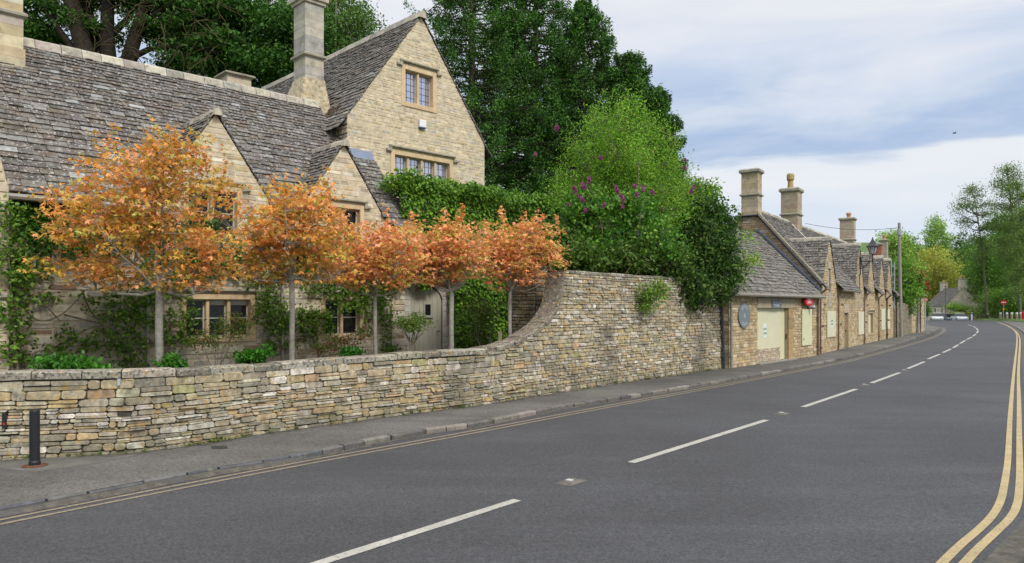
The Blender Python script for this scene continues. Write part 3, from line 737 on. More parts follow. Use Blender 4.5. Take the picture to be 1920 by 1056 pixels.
for a0, a1 in zip(core[:-1], core[1:]):
    if a1-a0 < 1e-4: continue
    z0, z1 = topz(a0+1e-5)-.02, topz(a1-1e-5)-.02
    mb.add([wfr(a0,-.05,-.012), wfr(a1,-.05,-.012), wfr(a1,z1,-.012), wfr(a0,z0,-.012), wfr(a0,-.05,-TH), wfr(a1,-.05,-TH), wfr(a1,z1,-TH), wfr(a0,z0,-TH)], [(0,1,2,3), (7,6,5,4), (3,2,6,7)], (.05,.045,.035))
mb.add([wfr(cum[-1],0,0), wfr(cum[-1],2.75,0), wfr(cum[-1],2.75,-TH), wfr(cum[-1],0,-TH)], [(0,1,2,3)], (.2,.18,.14))
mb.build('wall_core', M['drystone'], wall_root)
mb = MB()
outl = [(0,.03), (cum[-1],.03)]+[(a, z) for a, z in reversed(top)]
AJ = AH-1.6
def outcut(a0, a1):
    t_ = [(a, z) for a, z in top if a0 < a < a1]
    return [(a0,.02), (a1,.02), (a1,topz(a1))]+list(reversed(t_))+[(a0,topz(a0))]
stonework(mb, wfr, outcut(0, AJ), ch=(.045,.13), sw=(.10,.44), depth=(-.005,.045), gap=.005, pal=DRY, fine=True, merge=.38)
stonework(mb, wfr, outcut(AJ, cum[-1]), ch=(.045,.10), sw=(.10,.36), depth=(-.005,.035), gap=.005, pal=DRY, fine=True, merge=.15)
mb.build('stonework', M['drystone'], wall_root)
# copings
mb = MB(); a = .0
def cope(a0, a1, th, ov, c):
    n = 2; vs = []
    z0, z1 = topz(a0)-.02, topz(a1)-.02; sl_ = math.atan2(z1-z0, a1-a0); dn = (-math.sin(sl_)*th, math.cos(sl_)*th)
    e_ = .008
    for k, (aa, zz_) in enumerate(((a0+e_, z0), (a1-e_, z1))):
        vs += [wfr(aa, zz_, ov), wfr(aa+dn[0], zz_+dn[1]-.02, ov+.005), wfr(aa+dn[0], zz_+dn[1], ov-.03), wfr(aa+dn[0], zz_+dn[1]+.006, -TH*.5), wfr(aa+dn[0], zz_+dn[1]-.01, -TH-.02), wfr(aa, zz_, -TH-.03)]
    mb.add(vs, [(i, i+1, i+7, i+6) for i in range(5)]+[(0,5,11,6), tuple(range(6)), tuple(range(11,5,-1))], c)
COP = [((.27,.25,.195),4), ((.33,.30,.24),3), ((.20,.185,.15),3), ((.38,.35,.29),1)]
while a < cum[-1]-.05:
    sweep = wpix(900,660)[0] < a < AH-.01
    l = rnd.uniform(.13,.2) if sweep else (rnd.uniform(.4,.75) if a < AH else rnd.uniform(.3,.55))
    b = min(a+l, cum[-1])
    if a < AH-.001 < b: b = AH-.001
    c = pick(COP) if not sweep else pick([((.21,.18,.14),3), ((.26,.225,.175),2)])
    cope(a, b, rnd.uniform(.085,.105) if a < AH-.01 else rnd.uniform(.06,.08), .025+rnd.uniform(-.008,.012), c); a = b+(.002 if abs(b-AH+.001) < 1e-6 else 0)
mb.build('coping', M['coping'], wall_root)
# little things fixed to the wall
mb = MB(); a_, z_ = wpix(10,787); fbox(mb, wfr, a_-.025, a_+.025, z_-.10, z_+.09, .0, .05, (.012,.012,.014)); b_ = mb.build('letter_box', M['metal']); tag(b_, 'small black box fixed to the low stone wall at the left edge', 'box')
mb = MB(); fbox(mb, wfr, a_-.01, a_+.01, z_-.06, z_-.035, .0505, .054, (.4,.02,.02)); mb.build('red_light', M['paint'], b_)
mb = MB(); a_, z_ = wpix(223,716); fbox(mb, wfr, a_-.018, a_+.018, z_-.045, z_+.04, .02, .05, (.35,.37,.42)); tag(mb.build('wall_plaque', M['paint']), 'tiny pale plate under the coping of the low wall', 'plaque')

# grit strip and small weeds along the wall foot
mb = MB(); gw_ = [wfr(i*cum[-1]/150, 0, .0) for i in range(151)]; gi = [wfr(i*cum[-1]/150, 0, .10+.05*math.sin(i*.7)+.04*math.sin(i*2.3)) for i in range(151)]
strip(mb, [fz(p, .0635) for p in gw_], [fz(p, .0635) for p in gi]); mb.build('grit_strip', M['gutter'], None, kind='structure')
wp = []
for _ in range(70):
    a = rnd.uniform(.5, cum[-1]-.3); c = wfr(a, .065, .05); n = rnd.randint(5,16); wp.append(np.array(c)+np.abs(rng.normal(size=(n,3)))*np.array([.03,.03,.025]))
wp = np.concatenate(wp); wo_ = quads_mesh('weeds', leaf_quads(wp, .045, .8, .5), colmix(len(wp), [((.07,.12,.02),3), ((.12,.14,.04),2)]), M['leaf'], None); wo_['kind'] = 'stuff'; wo_['label'] = 'tiny weeds growing where the wall meets the pavement'; wo_['category'] = 'weeds'
lp_ = []
for _ in range(900):
    q = rnd.random(); i = rnd.randrange(8, len(KS)-30); base = offset(KS, rnd.uniform(.02,.22) if q < .5 else rnd.uniform(-1.2,-.1))[i] if False else KS[i].lerp(KS[i+1], rnd.random()); t_ = (KS[i+1]-KS[i]).normalized(); n_ = Vector((t_.y,-t_.x,0)); d_ = rnd.uniform(.02,.2) if q < .55 else rnd.uniform(-1.1,-.2); p = base+n_*d_; lp_.append((p.x, p.y, (.048-.3*min(d_,.15) if p.y < 9.4 else .008) if d_ > 0 else .066))
lp_ = np.array(lp_); nn_ = unit(rng.normal(size=lp_.shape)*.2+np.array([0,0,1])); dd_ = unit(np.cross(nn_, rng.normal(size=lp_.shape))); s2_ = np.cross(nn_, dd_); sz = rng.uniform(.008,.022,(len(lp_),1))
lo_ = quads_mesh('leaf_litter', np.stack([lp_, lp_+dd_*sz*.5+s2_*sz*.35, lp_+dd_*sz, lp_+dd_*sz*.5-s2_*sz*.35], axis=1), colmix(len(lp_), [((.25,.17,.08),3), ((.16,.10,.05),3), ((.30,.26,.18),1)]), M['leaf'], None); lo_['kind'] = 'stuff'; lo_['label'] = 'small brown leaf litter scattered along the kerb and pavement'; lo_['category'] = 'litter'

# bollard
bp = G(65,874,.06); r = thing('bollard', bp, 'black round bollard with a rusty base plate on the pavement', 'bollard')
mb = MB(); lathe(mb, bp, [(.062,.012), (.062,.05), (.055,.07), (.055,.655), (.05,.675), (.02,.682)], 20, (.012,.013,.016)); mb.build('post', M['metal'], r, smooth=False)
mb = MB(); lathe(mb, bp, [(.135,.003), (.135,.012), (.06,.016)], 20, (.13,.055,.03)); 
for k in range(4): lathe(mb, bp+Vector((.105*math.cos(k*1.571+.6), .105*math.sin(k*1.571+.6), .01)), [(.014,0), (.014,.014), (.003,.016)], 6, (.16,.08,.05))
mb.build('base_plate', M['kerb'], r)

# ================================================================== MAIN COTTAGE
DE, ZE, DR, ZR, DF = 14.2, 3.86, 17.4, 7.31, 14.5
TP = (ZR-ZE)/(DR-DE)
ff = lambda a, z, o: P(a, DF-o, z)
cot = thing('stone_cottage', P(6,DF,.42), 'long stone cottage with slate roof and two small gables behind the maples', 'house')
DORM = [(5.85, 5.80, 1.46), (8.75, 5.64, 1.46)]           # centre, apex z, slope
S0, S1 = 2.28, 10.44
wins = [(5.28,6.56,1.37,2.11,3), (8.28,9.17,1.34,2.12,2), (5.32,6.28,3.42,4.28,2), (8.33,9.17,3.35,4.2,2)]
holes = [hole(*w_[:4]) for w_ in wins]
outl = [(S0,.3), (S1,.3), (S1,ZE), (DORM[1][0]+(DORM[1][1]-ZE)/DORM[1][2],ZE), (DORM[1][0],DORM[1][1]), (DORM[1][0]-(DORM[1][1]-ZE)/DORM[1][2],ZE),
        (DORM[0][0]+(DORM[0][1]-ZE)/DORM[0][2],ZE), (DORM[0][0],DORM[0][1]), (DORM[0][0]-(DORM[0][1]-ZE)/DORM[0][2],ZE), (S0,ZE)]
MORT = (.52,.45,.33)
mb = MB(); backing(mb, ff, outl, holes, MORT); low = [(S0,.3), (S1,.3), (S1,2.9), (S0,2.9)]
stonework(mb, ff, low, [h for h in holes if h[2] < 2.9], ch=(.09,.17), sw=(.18,.55), depth=(.004,.022), gap=.028, pal=FACADE)
up_ = [(a, max(z, 2.9)) for a, z in outl]
stonework(mb, ff, up_, [h for h in holes if h[3] > 2.9], ch=(.08,.125), sw=(.16,.42), depth=(.002,.010), gap=.018, pal=CREAM)
fs = lambda a, z, o: P(S1+o, a, z)
send = [(DF,.3), (DR+3,.3), (DR+3,ZE), (DR,ZR-.1), (DF,ZE+.2)]
backing(mb, fs, send, [], MORT); stonework(mb, fs, send, [], ch=(.09,.15), sw=(.2,.45), depth=(.008,.025), gap=.015, pal=CREAM)
fbox(mb, lambda a, z, o: P(a, o, z), S0, S1-.02, .3, ZE, DF+.45, DF+.5, (.02,.02,.02))
mb.build('wall', M['rubble'], cot)
for i, w_ in enumerate(wins): window(ff, cot, *w_[:4], w_[4], blind=(i < 2), frame_col=(.42,.40,.35), sur=.11)
# main roof
roof = MB(); fr, ln = slope(P, 's', 0, DE, ZE-.03, 1, DR-DE, ZR-ZE)
def ivmain(b):
    z = ZE+b*(ZR-ZE)/ln; t_ = DE+b*(DR-DE)/ln; iv = [(S0-(.0 if z < 4.6 else 1.6+ (z-4.6)*.9), S1+.06 if t_ < 16.1 else 9.74)]
    for c, za, sl_ in DORM:
        hw = (za-z)/sl_
        if hw > 0: iv = cut(iv, [(c-hw+.02, c+hw-.02, 0, 1)], 0, 1)
    return iv
slates(roof, fr, ln, ivmain, .185, .095, (.17,.40))
fr2, _ = slope(P, 's', 0, 2*DR-DE, ZE-.03, -1, DR-DE, ZR-ZE)
slates(roof, fr2, ln, lambda b: [(.5, 9.7)], .3, .3, (.6,.9))
for c, za, sl_ in DORM:
    hw = (za-(ZE-.15))/sl_; zb = ZE-.15
    for sg in (-1, 1):
        fd, l2 = slope(P, 't', 0, c+sg*hw, zb, -sg, hw, za-zb+.03)
        slates(roof, fd, l2, lambda b, za=za, zb=zb, l2=l2: [(DF-.025, max(DF-.0, DE+((zb+b*(za-zb)/l2)-ZE)/TP+.12))], .13, .09, (.16,.32))
ro = roof.build('roof', M['slate'], cot)
rd = MB(); ridge_stones(rd, lambda q, y, z: P(q, DR+y, z), 2.9, 9.7, ZR+.01); rd.build('ridge_tiles', M['ridge'], ro)
for c, za, sl_ in DORM: rd = MB(); ridge_stones(rd, lambda q, y, z, c=c: P(c+y, q, z), DF-.14, DE+(za-ZE)/TP+.1, za+.05, .34, .09, .07); rd.build('ridge_tiles', M['ridge'], ro)
lf = MB()                                              # lead flashing where the roof meets the gabled wing
fl = lambda a, z, o: P(a, 16.0-o, z); lf.add([P(9.85,15.9,5.70), P(10.5,15.9,5.70), P(10.5,16.04,5.98), P(9.85,16.04,5.98)], [(0,1,2,3)], (.16,.2,.28)); lf.build('flashing', M['metal'], ro)
# gutter + downpipes
for a0, a1 in ((S0, DORM[0][0]-1.3), (DORM[0][0]+1.3, DORM[1][0]-1.2), (DORM[1][0]+1.2, S1)):
    if a1 > a0: gm = MB(); tube(gm, [P(a0,DE-.05,ZE-.10), P(a1,DE-.05,ZE-.10)], .055, 8, (.26,.25,.22)); gm.build('gutter', M['metal'], cot)
def fpx(x, y, D=DF):                    # pixel on a plane parallel to the facade -> (s, z)
    k = (x-HX)/F; Y = D/(W.x*k+W.y); X = k*Y; return U.x*X+U.y*Y, CH+(HY-y)*Y/F
for x in (275, 527):
    s_, _ = fpx(x, 600); pipe(cot, [P(s_,DF-.07,.45), P(s_,DF-.07,3.7 if x == 275 else 2.5)], .035, (.30,.29,.25))
# projecting wing at the left edge
lw = thing('projecting_wing', P(.5,13.9,.42), 'projecting gabled stone wing at the left edge with a golden window frame', 'house wing')
lfr = lambda a, z, o: P(a, 13.75-o, z)
lo = [(-2.2,.3), (2.28,.3), (2.28,3.85), (2.05,4.9), (0.1,7.2), (-2.2,4.5)]
wl = (1.30,2.0,1.25,2.05)
mb = MB(); backing(mb, lfr, lo, [hole(*wl)], MORT); stonework(mb, lfr, lo, [hole(*wl)], ch=(.10,.17), sw=(.2,.5), depth=(.008,.025), gap=.02, pal=WING)
sfr = lambda a, z, o: P(2.28+o, a, z); so_ = [(13.75,.3), (14.6,.3), (14.6,4.0), (13.75,4.0)]
backing(mb, sfr, so_, [], MORT); stonework(mb, sfr, so_, [], ch=(.12,.2), sw=(.25,.5), depth=(.008,.02), gap=.012, pal=FACADE); mb.build('wall', M['rubble'], lw)
window(lfr, lw, *wl, 2, sur=.12, frame_col=(.3,.28,.24))
# stone chimney on the left end of the ridge
chimney(P, cot, 1.75, 3.02, 16.75, 17.75, 6.55, 9.6, strings=(7.55,), pal=((.50,.43,.30), (.47,.38,.23), (.45,.41,.33)), base=.03)
chimney(P, cot, 8.1, 8.75, 19.3, 19.9, 6.5, 8.22, strings=(), pal=((.48,.42,.31),), cap=.1)

# ---------------------------------------------------------------- gabled wing
DW = 16.05; A0, A1 = 9.79, 14.42; AC, ZA, ZW = 12.08, 9.93, 6.80
wing = thing('gabled_house', P(12,DW,.42), 'tall gabled stone house with leaded mullioned windows standing behind the ivy', 'house')
gf = lambda a, z, o: P(a, DW-o, z)
gw = [(11.56,12.49,7.49,8.36,2), (11.22,13.09,5.15,6.02,4)]
gh = [hole(*w_[:4], .13) for w_ in gw]
go = [(A0,.3), (A1,.3), (A1,ZW), (AC,ZA), (A0,ZW)]
mb = MB(); backing(mb, gf, go, gh, (.54,.46,.32)); stonework(mb, gf, [(a, max(z, 4.0)) for a, z in go], gh, ch=(.05,.10), sw=(.10,.34), depth=(.001,.008), gap=.022, pal=WING)
gs = lambda a, z, o: P(A0-o, a, z); gso = [(DW,4.2), (25,4.2), (25,ZW+.1), (DW,ZW+.1)]
backing(mb, gs, gso, [], MORT); stonework(mb, gs, gso, [], ch=(.08,.14), sw=(.2,.4), depth=(.005,.02), gap=.012, pal=FACADE)
gs2 = lambda a, z, o: P(A1+o, a, z); backing(mb, gs2, gso, [], MORT)
fbox(mb, lambda a, z, o: P(a, o, z), A0, A1, .3, ZW, DW+.45, DW+.5, (.02,.02,.02))
mb.build('wall', M['rubble'], wing)
for w_ in gw: window(gf, wing, *w_[:4], w_[4], sur=.13, leaded=True, gl='skyglass', frame_col=(.42,.40,.36))
roof = MB()
for sg in (-1, 1):
    hw = AC-A0+.28; e_ = (ZA-ZW)/(AC-A0); zb = ZA-hw*e_+.02
    fd, l2 = slope(P, 't', 0, AC+sg*hw, zb, -sg, hw, ZA-zb+.02)
    slates(roof, fd, l2, lambda b: [(DW-.035, 25.6)], .17, .09, (.17,.38))
ro = roof.build('roof', M['slate'], wing)
rd = MB(); ridge_stones(rd, lambda q, y, z: P(AC+y, q, z), DW-.12, 25.6, ZA+.06); rd.build('ridge_tiles', M['ridge'], ro)
# moss cushion
moss = MB(); 
for _ in range(60):
    a_ = rnd.gauss(17.1,.22); b_ = rnd.uniform(.55,.95); p_ = P(A0-.28+b_*.6, a_, zb+b_*.8+.05); r_ = rnd.uniform(.03,.08)
    lathe(moss, p_, [(r_,-.03), (r_*.8,r_*.4), (r_*.3,r_*.7)], 7, jc((.09,.055,.02)))
moss.build('moss', M['soil'], ro)
# tall chimney, with sloping rubble base on the ridge
ch = chimney(P, wing, 9.46, 10.0, 17.6, 18.22, 7.9, 10.05, strings=(8.60,), cap=.0, pal=((.40,.37,.31), (.44,.40,.32), (.36,.34,.30)), base=.0)
mb = MB(); fr = lambda a, z, o: P(a, o, z)
for e_, z0, z1 in ((.05,10.05,10.14), (.10,10.14,10.24), (.04,10.24,10.4), (.0,10.4,10.75)): fbox(mb, fr, 9.46-e_, 10.0+e_, z0, z1, 17.6-e_, 18.22+e_, jc((.42,.38,.29)))
b0 = [P(9.1,17.35,6.9), P(10.15,17.35,6.9), P(10.15,18.6,6.9), P(9.1,18.6,6.9)]; b1 = [P(9.44,17.58,8.05), P(10.02,17.58,8.05), P(10.02,18.24,8.05), P(9.44,18.24,8.05)]
mb.build('chimney_top', M['ashlar'], ch); mb = MB(); mb.add(b0+b1, BOXF, (.42,.36,.24)); mb.build('chimney_base', M['drystone'], ch)
# alarm box on the gable
s_, z_ = fpx(790,233,DW); bx = MB(); cbox(bx, gf, s_-.11, s_+.11, z_-.1, z_+.1, .02, .09, (.7,.71,.73)); bo = bx.build('alarm_box', M['paint']); tag(bo, 'small white alarm box high on the gable between two leaded windows', 'alarm box')
bx = MB(); fbox(bx, gf, s_-.1, s_+.1, z_-.13, z_-.101, .02, .08, (.05,.1,.2)); bx.build('alarm_light', M['paint'], bo)

# ---------------------------------------------------------------- garden wall with arched door, all over ivy
iw = thing('ivy_clad_wall', P(13.5,14.6,.42), 'high outbuilding wall smothered in glossy green ivy between the gabled house and the maples', 'wall')
DI = 14.62; fi = lambda a, z, o: P(a, DI-o, z)
dr = (10.69,11.69,.42,2.47)
mb = MB(); fb = lambda a, z, o: P(a, o, z)
o2 = [(S1+.02,.3), (16.9,.3), (16.9,4.75), (S1+.02,4.95)]; hd = [(dr[0], dr[1], .3, dr[3]-.40)]
# arch hole as steps
cx_, rx_ = (dr[0]+dr[1])/2, (dr[1]-dr[0])/2
hs = [(dr[0], dr[1], .3, dr[3]-.38)]
for k in range(8):
    q0, q1 = k/8, (k+1)/8; hw = rx_*math.sqrt(1-q0*q0*.98); hs.append((cx_-hw, cx_+hw, dr[3]-.38+.38*q0, dr[3]-.38+.38*q1))
backing(mb, fi, o2, hs, (.42,.40,.35)); stonework(mb, fi, [(S1+.02,.3), (12.1,.3), (12.1,2.9), (S1+.02,2.9)], hs, ch=(.09,.16), sw=(.16,.35), depth=(.004,.012), gap=.02, pal=[((.44,.42,.37),4), ((.36,.34,.3),3), ((.5,.48,.44),2)])
fbox(mb, fb, S1+.02, 16.9, .3, 4.7, DI+.45, DI+.55, (.2,.18,.15)); mb.build('wall', M['rubble'], iw)
dm = MB(); n = 7
for k in range(n):
    a0 = dr[0]+k*(dr[1]-dr[0])/n; a1 = dr[0]+(k+1)*(dr[1]-dr[0])/n; mid = (a0+a1)/2
    hz = lambda a: dr[3]-.38+.38*math.sqrt(max(0, 1-((a-cx_)/rx_)**2))
    o0 = -.035; c = jc((.36,.345,.275), .03)
    vs = [fi(a0+.003,.4,o0), fi(a1-.003,.4,o0), fi(a1-.003,hz(a1-.003),o0), fi(mid,hz(mid),o0), fi(a0+.003,hz(a0+.003),o0)]; vb = [fi(a0+.003,.4,o0-.04), fi(a1-.003,.4,o0-.04), fi(a1-.003,hz(a1-.003),o0-.04), fi(mid,hz(mid),o0-.04), fi(a0+.003,hz(a0+.003),o0-.04)]
    dm.add(vs+vb, [(0,1,2,3,4), (9,8,7,6,5)]+[(i, (i+1) % 5, (i+1) % 5+5, i+5) for i in range(5)], c)
fbox(dm, fi, dr[0]+.01, dr[1]-.01, .4, dr[3]-.4, -.12, -.08, (.1,.1,.08))
do = dm.build('door', M['paint'], iw)
s_, z_ = fpx(803,581,DI); m2 = MB(); fbox(m2, fi, s_-.12, s_+.12, z_-.17, z_+.17, -.036, -.015, (.33,.32,.26)); fbox(m2, fi, s_-.15, s_+.15, z_-.20, z_-.17, -.036, .01, (.30,.29,.24)); m2.build('window_frame', M['paint'], do)
m2 = MB(); fbox(m2, fi, s_-.085, s_+.085, z_-.135, z_+.135, -.0145, -.012, (0,0,0)); m2.build('pane', M['glass'], do)
m2 = MB(); 
tube(m2, [fi(dr[1]-.1,1.35,-.035), fi(dr[1]-.1,1.35,.02), fi(dr[1]-.2,1.35,.02)], .012, 6, (.05,.05,.05)); m2.build('handle', M['metal'], do)
IVY = [((.085,.19,.018),4), ((.06,.14,.015),3.5), ((.13,.25,.025),3), ((.03,.08,.012),1.6)]
def ivy_cover(name, parent, regions, npm, size, pal, D, mat_='leaf', thick=.14, ax=(0,0,-1)):
    P_, Cc = [], []
    for (s0, s1, zf0, zf1) in regions:
        n = int((s1-s0)*((zf1(s0)+zf1(s1))/2-(zf0(s0)+zf0(s1))/2)*npm)
        s_ = rng.uniform(s0, s1, n); q = rng.uniform(0,1,n); z0 = np.array([zf0(x) for x in s_]); z1 = np.array([zf1(x) for x in s_]); z_ = z0+(z1-z0)*q
        bul = thick*(.5+.5*np.sin(s_*2.3+z_*1.7)*np.cos(z_*2.9-s_*1.1))+rng.uniform(0,thick*.7,n)+thick*.8*np.exp(-((1-q)*(z1-z0)/.35)**2)
        pp = np.outer(s_, U)+np.outer(D-bul, W); pp[:,2] = z_
        P_.append(pp); Cc.append(colmix(n, pal)*(.9+.2*rng.random((n,1))))
    pts = np.concatenate(P_); n = len(pts); ax_ = np.tile(np.array(ax, float)-np.array(W)*.5, (n,1))
    # leaves lie against the wall, tips down, facing out
    nrm = unit(rng.normal(size=(n,3))*.55-np.array(W)*1.0+np.array([0,0,.5])); d = ax_+rng.normal(size=(n,3))*.45; d = unit(d-nrm*np.sum(d*nrm,axis=1,keepdims=True)); sd_ = np.cross(nrm, d); s = (size*rng.uniform(.6,1.3,n))[:,None]
    Q = np.stack([pts, pts+d*s*.35+sd_*s*.42, pts+d*s, pts+d*s*.35-sd_*s*.42], axis=1)
    return quads_mesh(name, Q, np.clip(np.concatenate(Cc),0,1), M[mat_], parent)
ftop = lambda s_: 5.15+.12*math.sin(s_*3.1)+.08*math.sin(s_*7.3)-.02*(s_-10.4)
ivy_cover('ivy', iw, [(10.25,11.95,lambda s_: 2.55+.15*math.sin(s_*5), ftop), (11.8,16.2,lambda s_: .5, ftop), (16.2,17.0,lambda s_: 2.0, ftop)], 1250, .085, IVY, DI, thick=.26)
# ivy top cushion
tp, td = ell_points([(*P(x, DI+.1, 4.98-.02*(x-10.4)), .55,.55,.32) for x in np.arange(10.45,17.0,.42)], 9500, .45)
quads_mesh('ivy', leaf_quads(tp, .1, 1.0, .8), colmix(len(tp), IVY), M['leaf'], iw)
# short cross wall behind the sweep
cw = thing('cross_wall', P(13.6,12.6,.42), 'short shaded stone cross wall behind the upsweep of the garden wall', 'wall')
sc_, _ = fpx(1010,600,12.0); cfr = lambda a, z, o: P(sc_-o, a, z); mb = MB(); co = [(12.1,.3), (13.0,.3), (13.0,2.85), (12.1,2.85)]
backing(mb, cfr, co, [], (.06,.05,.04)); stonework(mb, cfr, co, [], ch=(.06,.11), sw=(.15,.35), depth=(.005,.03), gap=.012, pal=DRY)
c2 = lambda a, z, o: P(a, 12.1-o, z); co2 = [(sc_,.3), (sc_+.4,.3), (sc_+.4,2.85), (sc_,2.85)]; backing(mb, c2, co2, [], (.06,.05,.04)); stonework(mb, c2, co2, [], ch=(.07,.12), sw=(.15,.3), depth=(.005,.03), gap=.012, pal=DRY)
fbox(mb, lambda a, z, o: P(a, o, z), sc_+.0, sc_+.38, .3, 2.86, 12.12, 13.0, (.25,.22,.17))
mb.build('stonework', M['drystone'], cw)


# ================================================================== GARDEN PLANTS
def ell(px, py, Y, rx, rz, ry):
    c = V(px, py, Y); return (c.x, c.y, c.z, rx*Y/F, ry, rz*Y/F)
ORG = [((.55,.27,.07),4), ((.60,.28,.14),3.2), ((.43,.29,.055),3.2), ((.34,.33,.09),1.8)]
SAL = [((.59,.265,.11),4), ((.64,.295,.18),4), ((.45,.29,.08),3), ((.34,.32,.08),1.2)]
def mtree(label, px, D, crotch_y, ells, ncl, tr, pal, shoots, lpc=15):
    k = (px-HX)/F; Y = D/(W.x*k+W.y); b = Vector((k*Y, Y, .42)); cr = V(px, crotch_y, Y)
    global shoots_len; shoots_len = 1.2
    return tree('maple_tree', label, 'maple tree', b, cr, [ell(a, c, Y+dy, rx, rz, ry) for a, c, dy, rx, rz, ry in ells], ncl, .12, lpc, .074, pal, bark=(.27,.255,.215), tr=tr, nlimb=11, star=True,
                group='clipped maple trees behind the low wall', flat=.24, shell=.6, shoots=shoots, droop=-.1, limbr=.5)
mtree('tallest and widest orange maple, leftmost of the row behind the low wall', 299, 12.0, 545, [(160,505,0,100,42,.8), (215,520,0,70,34,.6), (345,510,0,105,38,.8), (400,470,0,60,50,.7), (150,420,0,75,50,.8), (262,420,0,150,90,1.1), (290,345,0,150,70,.9), (340,290,0,70,45,.4), (115,360,0,45,35,.4), (430,380,0,40,60,.5)], 620, (.065,.055), ORG, 24, 13)
mtree('second orange maple from the left, standing between the two ground floor windows', 547, 12.0, 522, [(495,500,0,72,34,.8), (615,498,0,72,34,.8), (500,450,0,60,40,.8), (550,430,0,115,60,.9), (560,380,0,70,48,.6)], 450, (.052,.045), ORG, 12, 13)
mtree('slim orange maple just left of the arched door', 703, 12.0, 553, [(660,475,0,62,58,.8), (735,468,0,72,58,.9), (700,512,0,95,34,.8)], 420, (.042,.036), SAL, 9, 13)
mtree('salmon orange maple just right of the arched door', 847, 12.0, 545, [(790,468,0,62,58,.8), (865,465,0,66,58,.9), (835,495,0,90,45,.8)], 420, (.058,.05), SAL, 9, 13)
mtree('rightmost salmon maple in the upsweep of the wall', 956, 12.0, 545, [(930,465,0,60,58,.8), (1000,468,0,58,62,.85), (965,500,0,95,48,.9)], 420, (.05,.042), SAL, 14, 13)
mb = MB(); k = (938-HX)/F; Y = 11.9/(W.x*k+W.y); q = frame(Vector((k*Y,Y,0)), (1,0,0), (0,1,0)); fbox(mb, lambda a,z,o: q(a,o,z), -.04,.04,.42,1.42,-.04,.04,(.24,.19,.11)); 
st = mb.build('tree_stake', M['bark']); tag(st, 'short wooden stake tied to the rightmost maple trunk', 'stake')
mb = MB(); tube(mb, [q(0,0,1.2), q(.2,.02,1.21)], .02, 6, (.02,.02,.02)); mb.build('rubber_tie', M['metal'], st)

GR = [((.075,.16,.02),4), ((.11,.20,.03),3), ((.05,.11,.018),3), ((.15,.24,.04),1)]
DGR = [((.045,.125,.018),4), ((.07,.17,.022),3), ((.03,.085,.013),3)]
def climber(label, patches, stems, pal, size=.085, dens=780, name='climbing_rose', D=DF):
    c0 = patches[0]; s_, z_ = fpx(c0[0], c0[1]); root = thing(name, P(s_, DF-.1, .42), label, 'climber', 'climbers on the cottage front')
    mb = MB()
    for st_ in stems:
        pts = []
        for x, y in st_:
            s1, z1 = fpx(x, y, D-.09); pts.append(P(s1, D-.08-rnd.uniform(0,.04), z1))
        pts = smooth_poly(pts, 2); n = len(pts); tube(mb, pts, [.020*(1-i/n*.65) for i in range(n)], 6, (.17,.14,.11))
    if stems: mb.build('stem', M['bark'], root, smooth=True)
    A_, Cc = [], []
    for (x, y, rx, ry) in patches:
        s1, z1 = fpx(x, y, D); k = (x-HX)/F; Y = D/(W.x*k+W.y); ax_, az = rx*Y/F*1.1, ry*Y/F
        n = int(dens*math.pi*ax_*az*1.3)+14
        ncl = max(3, n//12); th = rng.uniform(0, 2*math.pi, ncl); rr = np.sqrt(rng.uniform(0,1.15,ncl))
        cs_, cz = s1+rr*np.cos(th)*ax_, z1+rr*np.sin(th)*az
        idx = rng.integers(0, ncl, n); ss = cs_[idx]+rng.normal(size=n)*.075; zz_ = cz[idx]+rng.normal(size=n)*.06
        pp = np.outer(ss, U)+np.outer(D-.06-rng.uniform(0,.16,n), W); pp[:,2] = np.maximum(zz_, .45)
        A_.append(pp); Cc.append(colmix(n, pal))
    pts = np.concatenate(A_); quads_mesh('foliage', leaf_quads(pts, size, .6, .6), np.concatenate(Cc), M['leaf'], root)
    return root
climber('dark green ivy under the eaves at the left end of the cottage', [(60,400,45,30), (140,410,70,35), (230,420,60,35), (100,450,40,30), (30,440,30,40), (20,520,22,45), (170,470,45,30), (60,500,30,25), (310,440,50,40), (400,470,50,45), (340,500,60,30)], [[(40,690),(30,600),(28,520),(40,450),(60,400)], [(40,560),(90,540),(150,530)]], DGR, .08, 1100, 'ivy_plant')
climber('climbing rose with thin arching stems left of the three light window', [(250,560,45,25), (225,610,30,25), (200,585,30,18), (310,550,40,18), (130,650,25,14), (170,640,22,18), (45,660,25,16), (70,555,22,12), (290,600,30,15), (330,610,30,35), (25,620,14,50), (155,560,12,10), (240,660,40,25), (120,620,15,10)],
        [[(45,690),(60,660),(100,655),(190,600),(240,640),(265,680)], [(48,560),(50,590),(80,605),(120,590),(160,545)], [(155,545),(165,580),(200,620),(225,670)], [(120,590),(180,605),(190,603)], [(75,560),(110,600)], [(300,670),(320,640),(360,640)], [(260,560),(250,620),(262,650),(240,690)]], GR)
climber('leafy climber between the two ground floor windows', [(505,565,22,30), (510,600,28,25), (560,600,50,22), (600,600,20,25), (520,640,25,14), (640,560,30,20), (690,560,30,35), (590,540,30,16), (570,625,18,12), (485,585,12,15), (720,590,14,25), (725,640,16,20)],
        [[(492,690),(490,640),(500,600),(515,565)], [(550,660),(520,650),(498,630)], [(600,680),(590,640),(560,600)], [(580,690),(620,640),(680,620)], [(735,680),(733,600),(736,540)]], GR)
climber('ivy above the arched door and under the right cottage gable', [(700,520,50,40), (640,500,45,35), (745,510,35,30), (560,500,40,30), (480,500,50,35), (590,470,40,35)], [], DGR, .08, 850, 'ivy_plant')
